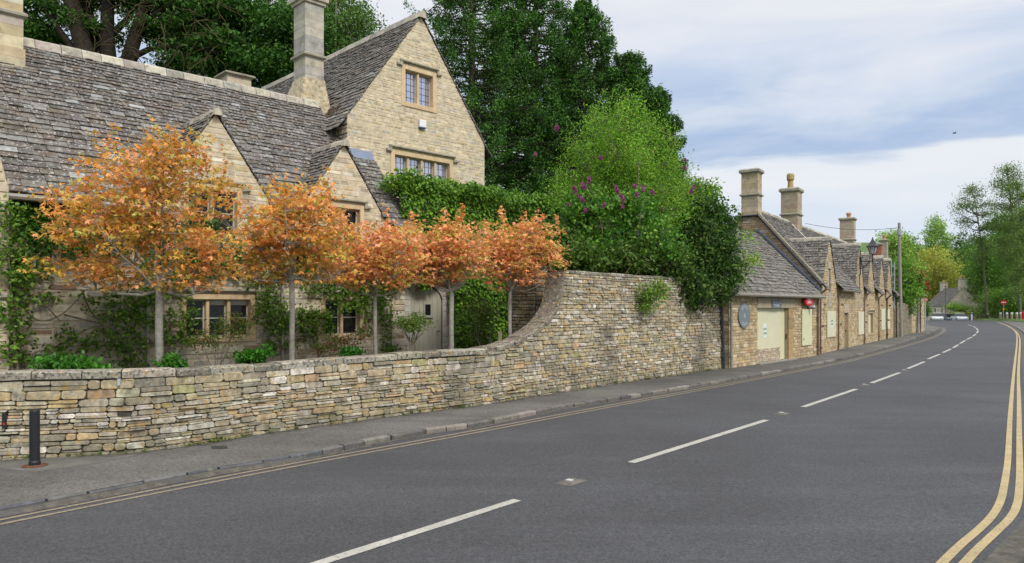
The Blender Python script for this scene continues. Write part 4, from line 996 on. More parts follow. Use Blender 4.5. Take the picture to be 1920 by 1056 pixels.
climber('straggling creeper on the projecting wing at the left edge', [(18,420,22,40), (12,490,16,40), (30,520,20,20), (15,600,16,50), (8,650,10,30)], [[(34,700),(26,640),(22,560),(15,480),(20,400)]], GR, .08, 900, 'creeper', D=13.72)
def bush(name, label, px, D, ells, ncl, crad, lpc, lsize, pal, group=None, stems=5, tr=(.03,.02), zb=.42, cat='shrub', crotch=None, **kw):
    k = (px-HX)/F; Y = D/(W.x*k+W.y); b = Vector((k*Y, Y, zb))
    E = [ell(a, c, Y, rx, rz, ry) for a, c, rx, rz, ry in ells]
    cr = V(px, crotch, Y) if crotch else b+Vector((0,0,.22))
    return tree(name, label, cat, b, cr, E, ncl, crad, lpc, lsize, pal, tr=tr, nlimb=9, stems=stems, group=group, shell=.55, **kw)
GP = 'shrubs planted along the cottage front'
bush('rose_bush', 'leggy rose bush in front of the three light window', 405, 13.4, [(385,640,32,22,.3), (430,620,35,30,.3), (455,610,18,25,.2)], 130, .05, 12, .05, [((.09,.17,.03),4), ((.2,.13,.05),1), ((.13,.2,.04),2)], GP, twigs=1)
bush('rose_bush', 'reddish budding rose bush under the two light window', 620, 13.4, [(600,655,40,18,.3), (640,640,40,18,.3), (680,625,22,18,.25)], 130, .05, 12, .05, [((.1,.17,.03),4), ((.25,.07,.04),1.2), ((.17,.2,.05),2)], GP)
bush('pale_shrub', 'pale yellow green vase shaped shrub in front of the arched door', 772, 12.8, [(775,605,34,20,.32)], 110, .05, 14, .055, [((.14,.24,.045),4), ((.2,.29,.07),2), ((.09,.17,.03),2)], GP, crotch=648, tr=(.035,.03), bark=(.14,.11,.07))
bush('low_plant', 'broad leaved low green plant beside the left maple trunk', 125, 11.9, [(120,682,42,14,.35), (160,690,40,8,.3)], 90, .06, 14, .09, [((.05,.17,.02),4), ((.035,.12,.015),3)], GP)
bush('low_plant', 'low green plant directly right of the largest maple trunk', 320, 11.9, [(320,682,20,14,.25)], 40, .05, 14, .085, [((.05,.17,.02),4), ((.035,.12,.015),3)], GP)
bush('low_plant', 'bright low plant under the right of the three light window', 470, 12.4, [(470,668,30,14,.3), (495,660,12,10,.2)], 70, .05, 14, .08, [((.05,.19,.02),4), ((.035,.13,.015),3)], GP)
bush('low_plant', 'small dark green plant left of the slim maple trunk', 662, 12.6, [(660,662,22,8,.25)], 40, .05, 14, .08, [((.04,.16,.02),4), ((.03,.11,.015),3)], GP)
bush('holly_bush', 'olive green bush in front of the ivy right of the arched door', 905, 13.3, [(903,590,38,32,.35), (900,625,25,20,.3)], 170, .06, 14, .055, [((.09,.16,.03),4), ((.05,.1,.02),3), ((.17,.19,.06),1)], GP, tr=(.05,.04))

# ================================================================== TREES BEHIND THE HIGH WALL
shoots_len = 1.3
WIL = [((.12,.27,.02),4), ((.17,.33,.03),3), ((.075,.18,.015),3), ((.2,.27,.04),.6)]
tree('willow_bush', 'large bright yellow green bush rising behind the high wall', 'shrub', (4.2,22.3,.4), (4.2,22.2,2.9), [ell(1160,350,21.8,85,95,1.3)]+[ell(x+rnd.uniform(-6,6), y+rnd.uniform(-6,6), 21.6+rnd.uniform(-.9,.6), q*rnd.uniform(.8,1.15), q*1.15, q*21/F*1.1) for x, y, q in [(1060,330,34),(1075,280,32),(1110,245,36),(1150,225,34),(1190,215,30),(1225,240,34),(1250,285,36),(1268,330,32),(1262,385,36),(1235,430,42),(1190,300,46),(1130,310,46),(1090,370,42),(1070,420,36),(1160,390,50),(1220,340,48),(1200,445,44),(1130,450,44),(1192,190,16),(1160,275,44),(1045,370,24),(1100,470,36),(1240,480,34)]], 2100, .12, 22, .08, WIL,
     bark=(.2,.17,.12), tr=(.1,.08), nlimb=22, stems=5, flat=1.9, shell=.45, twigs=.5, up=.0, aspect=.4, shoots=45)
LIL = [((.045,.14,.02),4), ((.075,.19,.026),3), ((.13,.25,.035),2.5)]
lil = tree('lilac_bush', 'lilac bush with magenta flower heads in front of the yellow green bush', 'shrub', (3.0,20.2,.4), (3.0,20.2,2.2), [ell(1100,390,20.2,50,42,.8), ell(1190,385,20.2,52,32,.7), ell(1075,430,20.4,40,45,.7), ell(1230,450,20.0,50,50,.8), ell(1120,470,20,55,35,.7), ell(1170,440,20.4,50,35,.7)], 430, .14, 17, .115, LIL, bark=(.16,.14,.1), tr=(.09,.06), nlimb=14, stems=4, shell=.5, aspect=.75)
FL = [(1076,352),(1078,358),(1092,348),(1097,352),(1085,368),(1093,375),(1104,341),(1155,351),(1158,358),(1168,373),(1164,368),(1190,350),(1194,366),(1206,354),(1223,361),(1126,296),(1004,290),(1104,335),(1167,387),(1066,384),(1044,240),(1296,360),(1300,352),(1284,300),(1283,315),(1097,395),(1133,385)]
for i, (x, y) in enumerate(FL):
    Y = 19.1 if y > 330 and x < 1250 else (20.0 if y > 280 and x < 1200 else 20.9); c = V(x, y, Y); r_ = rnd.uniform(.03,.06); n = 110
    d = unit(rng.normal(size=(n,3))); hgt = r_*1.5
    pts = np.array(c)+d*np.array([r_,r_,hgt])*rng.uniform(.6,1,(n,1)); quads_mesh('flower', leaf_quads(pts, .035, .3, .8), colmix(n, [((.24,.05,.20),3), ((.33,.11,.29),2), ((.16,.025,.13),2)]), M['petal'], lil)
EVG = [((.03,.075,.014),4), ((.045,.11,.018),3), ((.02,.05,.011),3), ((.09,.15,.03),.8)]
tree('evergreen_bush', 'dark evergreen bush spilling over the end of the high wall', 'shrub', (6.6,24.4,.4), (6.3,24.0,2.4), [ell(1305,480,22.6,75,85,1.25), ell(1345,510,22.4,40,50,.8), ell(1330,425,22.8,48,50,.9), ell(1290,545,21.2,62,36,.6), ell(1250,500,21.2,50,55,.8), ell(1340,545,21.9,38,28,.5)], 1700, .15, 24, .115, EVG, bark=(.12,.1,.07), tr=(.12,.08), nlimb=16, shell=.45, aspect=.55)
tree('hawthorn_bush', 'mid green loose bush between the yellow green bush and the dark evergreen', 'shrub', (6.3,24.0,.4), (5.9,23.4,2.6), [ell(1262,420,22.9,48,80,1.0), ell(1300,370,23.4,38,34,.8), ell(1290,440,22.8,40,60,.8), ell(1330,360,23.4,22,24,.4)], 620, .16, 20, .11, [((.10,.2,.025),4), ((.15,.27,.035),3), ((.06,.13,.02),2)], bark=(.16,.13,.1), tr=(.09,.06), nlimb=12, shell=.5)
tree('hanging_spray', 'light green spray hanging down the face of the high wall', 'shrub', V(1215,530,19.2), V(1213,540,19.0), [ell(1212,560,18.9,26,32,.25), ell(1235,545,19.0,22,22,.25)], 90, .09, 15, .075, [((.12,.22,.03),4), ((.08,.16,.02),3)], tr=(.03,.02), nlimb=5, shell=.5)
tree('shoot_spray', 'light yellow green shoots leaning over the left end of the shop roof', 'shrub', (7.0,24.6,.4), (7.3,23.6,2.7), [ell(1400,450,23.6,22,18,.3), ell(1405,490,23.4,20,24,.3), ell(1388,520,23.3,14,26,.25)], 85, .12, 10, .085, [((.2,.33,.04),4), ((.13,.24,.03),3)], tr=(.03,.02), nlimb=8, shell=.6)
tree('woody_undergrowth', 'shaded leafy undergrowth behind the top of the high wall', 'shrub', (2.9,19.9,.4), (2.6,19.4,2.3), [ell(1100,485,19.3,60,30,.7), ell(1180,480,19.8,60,35,.7), ell(1250,490,20.6,45,40,.7), ell(1050,450,19.6,28,50,.5)], 520, .15, 18, .12, [((.06,.13,.02),4), ((.035,.08,.015),3), ((.10,.16,.03),2)], bark=(.2,.15,.1), tr=(.07,.05), nlimb=14, stems=4, shell=.6)

CON = [((.028,.085,.014),4), ((.045,.125,.018),3.5), ((.018,.05,.010),3), ((.08,.17,.025),1.6)]
def con(label, px, Y, topy, r, z0, nb, lpb, lean=(0,0), pal=CON, **kw):
    h = CH+(HY-topy)*Y/F; conifer('conifer_tree', label, ((px-HX)*Y/F, Y, 0), h, r, z0, pal, nb=nb, lpb=lpb, group='dark conifers behind the cottage', lean=lean, **kw)
con('tall dark conifer rising beyond the top of the picture right of the gable', 885, 35, -250, 5.4, 2.5, 600, 120, prof=.8)
con('dark conifer behind the right slope of the gabled house, second tallest', 1005, 37, -130, 5.4, 2.5, 520, 120, prof=.8)
con('dark conifer above the yellow green bush', 1095, 35, 0, 4.4, 2.5, 440, 120, prof=.7)
con('rightmost and lowest dark conifer against the open sky', 1180, 34, 100, 3.1, 2.5, 360, 120, prof=.6)
con('green conifer seen left of the tall grey chimney', 500, 34, -260, 6.0, 3, 460, 110, pal=[((.03,.09,.014),4), ((.05,.14,.02),3.5), ((.02,.05,.011),3), ((.10,.2,.03),1.5)])
con('low dark conifer over the main roof ridge', 400, 38, 20, 4.6, 3, 300, 90, prof=.5)
con('small dark conifer spire low on the right of the conifer group', 1232, 34, 168, 1.9, 2.5, 260, 110, prof=.5)
con('dark conifer filling the gap behind the first two', 955, 40, 20, 5.0, 2.5, 360, 100, prof=.6)
# round topped tree right of the chimney
tree('holm_oak', 'mid green round topped tree between the chimney and the gable', 'tree', (-8.2,35,0), (-8.2,35,5), [ell(640,70,35,70,90,2.5), ell(670,40,35,35,40,1.5), ell(620,150,35,60,60,2)], 700, .3, 22, .16, [((.07,.14,.025),4), ((.10,.19,.035),3), ((.04,.09,.02),3)], tr=(.3,.2), nlimb=10, shell=.45, twigs=.3)
# old cedar: several massive stems with bare hanging twigs
ced = thing('cedar_tree', (-16.5,30,0), 'old cedar with several massive dark leaning stems above the roof ridge', 'tree')
mb = MB(); YC = 30
def stem(pts, r0, r1, yo=0):
    p = [V(x, y, YC+yo) for x, y in pts]; p = smooth_poly(p, 1); n = len(p); r0 *= .78; r1 *= .7; tube(mb, p, [r0+(r1-r0)*i/(n-1) for i in range(n)], 10, jc((.035,.028,.022)))
stem([(225,300),(175,140),(150,70),(118,-60)], .62, .36); stem([(225,300),(205,130),(200,60),(205,-80)], .5, .30, .5); stem([(240,300),(232,140),(262,40),(300,-70)], .5, .26, .2)
stem([(225,300),(190,120),(160,20),(140,-80)], .5, .3, 1.2); stem([(240,130),(262,95),(330,85),(420,100)], .2, .08); stem([(150,110),(95,35),(60,-20)], .2, .12); stem([(250,60),(300,20),(360,-30)], .16, .07)
stem([(48,25),(72,60),(110,20),(90,-40)], .12, .08); stem([(90,30),(130,38),(175,30)], .09, .07); stem([(215,60),(245,30),(275,-30)], .2, .12, .8)
for _ in range(120):
    x0 = rnd.uniform(150,420); y0 = rnd.uniform(-40,110); p = V(x0, y0, YC-rnd.uniform(.2,2)); pts = [p]
    d = Vector((rnd.uniform(-1,1), rnd.uniform(-.4,.4), rnd.uniform(-1,.2)))
    for k in range(5):
        d = d+Vector((rnd.uniform(-.5,.5), rnd.uniform(-.3,.3), rnd.uniform(-.5,.35))); pts.append(pts[-1]+d.normalized()*rnd.uniform(.15,.38))
    tube(mb, pts, [.022,.018,.015,.012,.009,.005], 4, jc((.07,.06,.03)), cap=False)
M['darkbark'] = surf('darkbark', spec=.05, rough=1, var=.4, vscale=6, bump=.8, bscale=14, bdist=.04); mb.build('trunk', M['darkbark'], ced, smooth=True)
PX = [(330,20,70,20),(400,40,80,25),(350,60,60,14),(430,90,70,22),(480,120,50,22),(300,-10,80,20),(370,100,50,12),(540,60,60,40),(540,130,50,30),(440,20,60,30),(330,120,40,8),(400,130,40,12),(80,10,40,12),(70,70,28,16),(95,75,25,10),(30,20,30,20),(170,-10,50,14),(230,-5,50,12),(590,80,30,60),(180,60,40,14),(280,60,40,12),(60,55,36,16),(120,30,30,10)]
cp, _ = ell_points([ell(x, y, 31, rx, ry, 1.8) for x, y, rx, ry in PX], 3600, .6); pts = np.repeat(cp, 22, axis=0)+rng.normal(size=(3600*22,3))*np.array([.30,.30,.08])
quads_mesh('foliage', leaf_quads(pts, .19, .9, .45), colmix(len(pts), CON), M['needle'], ced)

# ================================================================== SHOP
Us = (shopB-shopA); Us.z = 0; LS = Us.length; Us.normalize(); Wb = Vector((-Us.y, Us.x, 0)); PS = frame(fz(shopA,0), Us, Wb)
sf = lambda a, z, o: PS(a, -o, z)
def spx(x, y):
    k = (x-HX)/F; o = PS(0,0,0); a = (k*o.y-o.x)/(Us.x-k*Us.y); p = PS(a,0,0); return a, CH+(HY-y)*p.y/F
shop = thing('village_shop', PS(LS/2,0,.06), 'low stone shop with a stone slate roof, boarded doorway and round signs', 'shop')
dA0, _ = spx(1420,600); dA1, _ = spx(1478,600); dtop = 1.93; bA0, zb1 = spx(1502,580); bA1, _ = spx(1520,580)
lintA0, _ = spx(1420,570); lintA1, _ = spx(1488,570)
doorhole = (dA0, dA1, .06, dtop)
mb = MB(); so_ = [(0,.05), (LS,.05), (LS,2.45), (0,2.45)]
backing(mb, sf, so_, [doorhole], (.30,.24,.16)); stonework(mb, sf, so_, [doorhole], ch=(.07,.13), sw=(.14,.36), depth=(.004,.02), gap=.01, pal=ROWP)
sl_ = lambda a, z, o: PS(-o, a, z); sh_ = [(0,.05), (2.6,.05), (2.6,4.9), (0,2.45)]; backing(mb, sl_, sh_, [], (.30,.24,.16)); stonework(mb, sl_, sh_, [], pal=ROWP)
fbox(mb, lambda a, z, o: PS(a, o, z), .1, LS-.1, .05, 2.4, .62, .7, (.05,.045,.04))
for zz_ in range(5): cbox(mb, sf, dA1, dA1+.42, .06+zz_*.374, .06+(zz_+1)*.374-.004, -.4, .03, jc((.34,.24,.11)))
mb.build('wall', M['rubble'], shop)
mb = MB(); cbox(mb, sf, lintA0-.05, lintA1+.05, dtop, dtop+.36, -.1, .045, (.33,.28,.2), .015); mb.build('lintel', M['golden'], shop)
mb = MB(); fbox(mb, sf, dA0, dA0+(dA1-dA0)*.80, .55, dtop, -.12, -.09, (.58,.555,.385)); bd = mb.build('door_board', M['paint'], shop)
mb = MB(); fbox(mb, sf, dA0+(dA1-dA0)*.80+.004, dA1-.09, .10, dtop, -.15, -.105, (.57,.54,.33)); fbox(mb, sf, dA1-.09, dA1-.003, .06, dtop, -.15, -.06, (.22,.22,.18)); b2 = mb.build('door', M['paint'], shop)
mb = MB(); fbox(mb, sf, dA1-.10, dA1-.05, .82, 1.0, -.06, -.03, (.02,.02,.02)); mb.build('handle', M['metal'], b2)
mb = MB(); lowo = [(dA0,.06), (dA0+(dA1-dA0)*.80,.06), (dA0+(dA1-dA0)*.80,.55), (dA0,.55)]; bfr = lambda a, z, o: sf(a, z, o-.09); backing(mb, bfr, lowo, [], (.4,.34,.26)); stonework(mb, bfr, lowo, [], ch=(.05,.08), sw=(.1,.2), depth=(.01,.03), gap=.012, pal=[((.46,.38,.28),3), ((.5,.44,.35),2), ((.4,.28,.17),1)]); mb.build('stall_riser', M['rubble'], shop)
mb = MB(); fbox(mb, sf, dA0-.1, dA1+.5, .055, .09, -.4, .16, (.26,.25,.22)); mb.build('door_step', M['kerb'], shop)
a_, z_ = spx(1439,620); mb = MB(); fbox(mb, sf, a_-.14, a_+.14, z_-.24, z_+.24, -.0885, -.085, (.62,.67,.66)); pb = mb.build('notice', M['paint'], bd)
text_mesh('SHOP', sf, a_, z_+.05, .1, -.083, M['paint'], pb, (.05,.25,.12), width=.26); text_mesh('CLOSED', sf, a_, z_-.1, .1, -.083, M['paint'], pb, (.05,.25,.12), width=.26)
# window board
mb = MB(); fbox(mb, sf, bA0, bA1, .52, zb1, .022, .05, (.56,.56,.36)); wb_ = mb.build('window_board', M['paint'], shop); mb = MB(); fbox(mb, sf, bA0+.12, bA0+.19, .72, .80, .05, .056, (.1,.1,.1)); mb.build('vent', M['paint'], wb_)
def oval(name, fr, a, z, ra, rz, o0, o1, col, root, n=32, rim=None):
    mb = MB(); vs = [fr(a+ra*math.cos(2*math.pi*k/n), z+rz*math.sin(2*math.pi*k/n), o) for o in (o0, o1) for k in range(n)]
    mb.add(vs, [(k, (k+1) % n, n+(k+1) % n, n+k) for k in range(n)]+[tuple(range(n)), tuple(range(n, 2*n))], col)
    return mb.build(name, M['paint'], root)
a_, z_ = spx(1393,592); s1 = thing('oval_sign', sf(a_, z_, .05), 'round grey painted sign with pale lettering left of the boarded shop door', 'sign')
oval('sign_board', sf, a_, z_, .44, .40, .022, .06, (.155,.185,.195), s1)
LC = (.42,.46,.5)
for word, sg in (('COFFEE', 1), ('CAFE', -1)):
    n = len(word)
    for i, chh in enumerate(word):
        th = (i-(n-1)/2)*(.30 if sg > 0 else .33); r_ = .29
        ca, cz = a_+math.sin(th)*r_*1.05, z_+sg*math.cos(th)*r_
        rot = -th*sg
        lf_ = lambda x, y, o, ca=ca, cz=cz, rot=rot: sf(ca+x*math.cos(rot)-y*math.sin(rot), cz+x*math.sin(rot)+y*math.cos(rot), o)
        text_mesh(chh, lf_, 0, 0, .15, .063, M['paint'], s1, LC)
text_mesh('&', sf, a_, z_, .2, .063, M['paint'], s1, LC)
a_, z_ = spx(1453,570.5); mb = MB(); fbox(mb, sf, a_-.43, a_+.43, z_-.135, z_+.135, .048, .065, (.12,.135,.16)); s2 = mb.build('shop_sign', M['paint']); tag(s2, 'small slate grey name board on the lintel over the shop door', 'sign')
text_mesh('THE VILLAGE', sf, a_, z_+.06, .12, .068, M['paint'], s2, LC, width=.75); text_mesh('STORES', sf, a_, z_-.06, .13, .068, M['paint'], s2, (.55,.57,.6), width=.5)
a_, z_ = spx(1508,565); s3 = thing('post_office_sign', sf(a_, z_, .1), 'red oval post office sign hanging above the boarded shop window', 'sign')
oval('sign_board', sf, a_, z_, .42, .165, .12, .19, (.55,.012,.03), s3)
text_mesh('POST', sf, a_, z_+.055, .12, .193, M['paint'], s3, (.8,.8,.8), width=.34); text_mesh('OFFICE', sf, a_, z_-.05, .12, .193, M['paint'], s3, (.8,.8,.8), width=.42)
mb = MB(); fbox(mb, sf, a_+.3, a_+.4, z_-.24, z_-.15, .03, .25, (.6,.6,.6)); fbox(mb, sf, a_+.29, a_+.41, z_-.29, z_-.24, .03, .27, (.02,.02,.03)); tag(mb.build('security_camera', M['paint']), 'small security camera just below the red oval sign', 'camera')
# roof of the shop
roof = MB(); fr, ln = slope(PS, 's', 0, -.22, 2.38, 1, 2.75, 2.72)
slates(roof, fr, ln, lambda b: [(-.15, LS+.05-.0*b)], .19, .11, (.2,.45), pal=SLATE2)
ro = roof.build('roof', M['slate'], shop)
mb = MB(); tube(mb, [PS(-.15,-.26,2.36), PS(LS+.12,-.26,2.36)], .055, 8, (.22,.20,.16)); mb.build('gutter', M['metal'], shop)
pipe(shop, [PS(-.02,-.1,.08), PS(-.02,-.1,2.35)], .04, (.22,.21,.17)); pipe(shop, [PS(LS-.1,-.07,.08), PS(LS-.1,-.07,2.35)], .035, (.12,.07,.05))
pp_, _, _ = wpos(cum[-1]-.22); mb = MB(); 
pk = thing('drain_pipe', fz(pp_, .06), 'dark blue black drain pipe in the corner where the high wall meets the shop', 'pipe'); pipe(pk, [wfr(cum[-1]-.18,.06,.09), wfr(cum[-1]-.18,2.3,.09)], .045, (.025,.03,.045))

# ================================================================== TERRACE
PR = frame(ROW_O, UR, WR); rf = lambda a, z, o: PR(a, -o, z)
def rx(x): k = (x-HX)/F; return (k*ROW_O.y-ROW_O.x)/(UR.x-k*UR.y)
def rz(x, y): a = rx(x); return CH+(HY-y)*PR(a,0,0).y/F
ER, RR, TR_ = 3.05, 6.2, 2.78; TS = (RR-ER)/TR_
BC = (.58,.56,.40)
units = [dict(r=(0,3.72), g=(2.05,1.3,4.89), lab='first cottage of the stone terrace, its end wall rising above the shop roof', boards=[(1549,1565,583,633,1)], slit=1, wpal=ROWP),
         dict(r=(3.72,10.2), g=(9.0,1.2,5.12), lab='second terrace cottage, with the recessed door and the street lamp on its gable', boards=[(1608,1619,585,628,0)], slit=1, door=(1582.5,1590.5)),
         dict(r=(10.2,14.8), g=(12.4,1.1,4.87), lab='third terrace cottage, with a small boarded window under a stone hood', boards=[], win=(1627.5,1637,588,626), slit=0),
         dict(r=(14.8,17.8), g=(16.1,1.1,4.9), lab='fourth terrace cottage, one cream board beside a bent black downpipe', boards=[(1651,1658,579,619,0)], slit=0),
         dict(r=(17.8,21.5), g=(19.0,1.1,4.9), lab='fifth and farthest terrace cottage, next to the leafy yard wall', boards=[(1662,1667,580,617,0)], slit=0)]
for iu, u in enumerate(units):
    a0, a1 = u['r']; gc, gh_, gz_ = u['g']; gsl = (gz_-ER)/gh_
    root = thing('terrace_cottage', PR((a0+a1)/2,0,.06), u['lab'], 'cottage', 'cottages in the stone terrace')
    outl = [(a0,.04), (a1,.04), (a1,ER), (gc+gh_,ER), (gc,gz_), (gc-gh_,ER), (a0,ER)]; hs = []
    if 'door' in u: d0, d1 = rx(u['door'][0]), rx(u['door'][1]); hs.append((d0, d1, .04, 1.70))
    if 'win' in u: w0, w1, wy0, wy1 = u['win']; A_, B_ = rx(w0), rx(w1); hs.append((A_-.1, B_+.1, rz(w0,wy1)-.1, rz(w0,wy0)+.1))
    slt = []
    if u['slit']: slt = [(gc-.2, gc+.2, 2.62, 3.62)]; hs.append(slt[0])
    mb = MB(); backing(mb, rf, outl, hs, (.36,.28,.18)); stonework(mb, rf, outl, hs, ch=(.08,.13), sw=(.16,.4), depth=(.004,.02), gap=.012, pal=ROWP)
    fbox(mb, lambda a, z, o: PR(a, o, z), a0+.02, a1-.02, .05, ER-.05, .5, .6, (.03,.03,.03))
    if iu == 0:
        ef = lambda a, z, o: PR(-o, a, z); eo = [(0,.05), (5.56,.05), (5.56,ER), (3.15,RR-.35), (2.4,RR-.35), (0,ER)]
        backing(mb, ef, eo, [], (.27,.2,.13)); stonework(mb, ef, eo, [], ch=(.07,.12), sw=(.15,.4), depth=(.004,.02), gap=.012, pal=[((.30,.22,.135),4), ((.35,.26,.17),3), ((.24,.18,.12),3), ((.38,.32,.24),1)])
    mb.build('wall', M['rubble'], root)
    if 'door' in u:
        mb = MB(); fbox(mb, rf, d0+.03, d1-.03, .06, 1.70, -.14, -.10, (.26,.19,.12)); dd = mb.build('door', M['paint'], root)
        mb = MB(); fbox(mb, rf, d1-.2, d1-.14, .8, .9, -.10, -.06, (.03,.03,.03)); mb.build('handle', M['metal'], dd)
        mb = MB()
        for q_ in range(4): fbox(mb, rf, d1-.03, d1+.004, .06+q_*.41, .06+(q_+1)*.41-.006, -.3, .02, jc((.40,.32,.2))); fbox(mb, rf, d0-.004, d0+.03, .06+q_*.41, .06+(q_+1)*.41-.006, -.3, .02, jc((.40,.32,.2)))
        mb.build('door_jamb', M['golden'], root); mb = MB(); cbox(mb, rf, d0-.1, d1+.1, 1.70, 2.12, -.3, .035, (.42,.35,.25)); mb.build('lintel', M['golden'], root)
    if 'win' in u: window(rf, root, A_, B_, rz(w0,wy1), rz(w0,wy0), 1, sur=.1, pal=(.40,.31,.19)); mb = MB(); fbox(mb, rf, A_+.02, B_-.3, rz(w0,wy1)+.02, rz(w0,wy0)-.02, -.11, -.08, BC); mb.build('window_board', M['paint'], root)
    for s_ in slt:
        mb = MB(); fbox(mb, rf, s_[0]+.03, s_[1]-.03, s_[2]+.03, s_[3]-.03, -.06, -.03, (.5,.5,.5)); fbox(mb, rf, gc-.012, gc+.012, s_[2], s_[3], -.03, -.02, (.2,.2,.2)); mb.build('slit_window', M['paint'], root)
        mb = MB(); cbox(mb, rf, s_[0]-.06, s_[1]+.06, s_[3], s_[3]+.3, -.1, .03, (.40,.35,.27)); mb.build('lintel', M['golden'], root); mb = MB(); cbox(mb, rf, s_[0]-.06, s_[1]+.06, 1.95, s_[2], -.1, .026, (.34,.31,.26)); mb.build('apron_stone', M['golden'], root)
    for (x0, x1, y0, y1, note) in u['boards']:
        A_, B_ = rx(x0), rx(x1); zt, zb_ = rz(x0,y0), rz(x0,y1); mb = MB(); fbox(mb, rf, A_, B_, zb_, zt, .024, .055, BC); wb_ = mb.build('window_board', M['paint'], root)
        if note: mb = MB(); m_ = (A_+B_)/2; fbox(mb, rf, m_-.17, m_+.17, zb_+.42, zt-.4, .056, .058, (.62,.67,.66)); nt_ = mb.build('notice', M['paint'], wb_); text_mesh('SHOP', rf, m_, zb_+.68, .12, .061, M['paint'], nt_, (.05,.25,.12), width=.26); text_mesh('CLOSED', rf, m_, zb_+.55, .1, .061, M['paint'], nt_, (.05,.25,.12), width=.26)
    # roofs
    roof = MB(); fr, ln = slope(PR, 's', 0, -.26, ER-.28, 1, TR_+.26, RR-ER+.3)
    def iv(b, a0=a0, a1=a1, gc=gc, gz_=gz_, gsl=gsl, ln=ln):
        z = ER-.28+b*(RR-ER+.3)/ln; hw = (gz_-z)/gsl; r_ = [(a0+(.06 if a0 == 0 else 0), a1)]
        return cut(r_, [(gc-hw+.02, gc+hw-.02, 0, 1)], 0, 1) if hw > 0 else r_
    slates(roof, fr, ln, iv, .19, .12, (.2,.45), pal=SLATE2, th=.028)
    fr, l3 = slope(PR, 's', 0, 2*TR_+.26, ER-.28, -1, TR_+.26, RR-ER+.3); slates(roof, fr, l3, lambda b: [(a0, a1)], .35, .35, (.9,1.2), pal=SLATE2)
    for sg in (-1, 1):
        zb_ = ER-.1; hw = (gz_-zb_)/gsl; fd, l2 = slope(PR, 't', 0, gc+sg*hw, zb_, -sg, hw, gz_-zb_+.03)
        slates(roof, fd, l2, lambda b, zb_=zb_, l2=l2, gz_=gz_: [(-.035, max(.02, (zb_+b*(gz_-zb_)/l2-ER)/TS+.12))], .17, .12, (.18,.38), pal=SLATE2, th=.028)
    ro = roof.build('roof', M['slate'], root)
    rd = MB(); ridge_stones(rd, lambda q, y, z: PR(q, TR_+y, z), a0+(.7 if iu == 0 else 0), a1, RR+.03, .45, .13, .09); rd.build('ridge_tiles', M['ridge'], ro); rd = MB(); ridge_stones(rd, lambda q, y, z, gc=gc: PR(gc+y, q, z), -.1, (gz_-ER)/TS+.1, gz_+.05, .36, .1, .08); rd.build('ridge_tiles', M['ridge'], ro)
    for q0, q1 in ((a0, gc-gh_-.1), (gc+gh_+.1, a1)):
        if q1-q0 > .1: gm = MB(); tube(gm, [PR(q0,-.3,ER-.33), PR(q1,-.3,ER-.33)], .05, 6, (.16,.13,.10)); gm.build('gutter', M['metal'], root)
    px_ = a1-.08; dk = iu in (3, 4); col = (.02,.02,.025) if dk else (.17,.11,.08)
    pipe(root, [PR(px_,-.07,.06), PR(px_,-.07,ER-.55), PR(px_,-.28,ER-.36)], .045 if dk else .04, col)
    if iu == 0:
        pipe(root, [PR(.12,-.07,.06), PR(.12,-.07,ER-.55), PR(.12,-.28,ER-.36)], .04, (.17,.11,.08))
        # verge coping and black gutter strip on the end gable
        for (ta, za, tb, zb2) in ((-.15, ER-.1, 2.4, RR-.28), (5.7, ER-.1, 3.16, RR-.28)):
            n = 9; cp = MB()
            for k in range(n):
                q0, q1 = k/n, (k+1)/n; t0, t1 = ta+(tb-ta)*q0, ta+(tb-ta)*q1; z0, z1 = za+(zb2-za)*q0, za+(zb2-za)*q1; c = jc((.30,.27,.19))
                cp.add([PR(-.09,t0,z0), PR(.12,t0,z0), PR(.12,t1,z1), PR(-.09,t1,z1), PR(-.09,t0,z0+.10), PR(.12,t0,z0+.10), PR(.12,t1,z1+.098), PR(-.09,t1,z1+.098)], BOXF, c)
            cp.build('verge_coping', M['coping'], root)
        vg = MB()
        for (ta, za, tb, zb2) in ((-.12, ER-.28, 2.4, RR-.44), (5.6, ER-.28, 3.16, RR-.44), (2.4,RR-.44,3.16,RR-.44)): tube(vg, [PR(-.06,ta,za+.12), PR(-.06,tb,zb2+.12)], .045, 6, (.02,.022,.03))
        vg.build('verge_trim', M['metal'], root)
        chimney(PR, root, -.02, .55, 2.42, 3.12, RR-.35, 7.70, strings=(6.72,), cap=.22, pal=((.36,.30,.19), (.40,.34,.24)))
    if iu == 1:
        fl = MB()
        c2_ = chimney(PR, root, 6.35, 7.2, 2.35, 3.15, RR-.45, 7.72, strings=(6.55,), cap=.24, pal=((.33,.26,.19), (.38,.31,.22), (.30,.2,.15)), pots=((6.6,2.75,.16,.75,(.38,.28,.12)),))
        mb = MB(); mb.add([PR(6.2,2.6,RR-.12), PR(6.26,1.95,RR-.82), PR(6.5,1.95,RR-.82), PR(6.34,2.6,RR-.06)], [(0,1,2,3)], (.45,.43,.38)); mb.build('flashing', M['ridge'], ro)
# lead flashing of the shop roof against the end gable
mb = MB(); b0 = PR(-.05,-.12,2.62); b1 = PR(-.05,2.45,5.26); n_ = Vector((.0,0,.09)); e_ = UR*-.24
mb.add([b0+e_+n_, b0+n_, b1+n_, b1+e_+n_, b0+e_, b0, b1, b1+e_], BOXF, (.07,.09,.14)); mb.build('flashing', M['metal'], ro if False else shop)
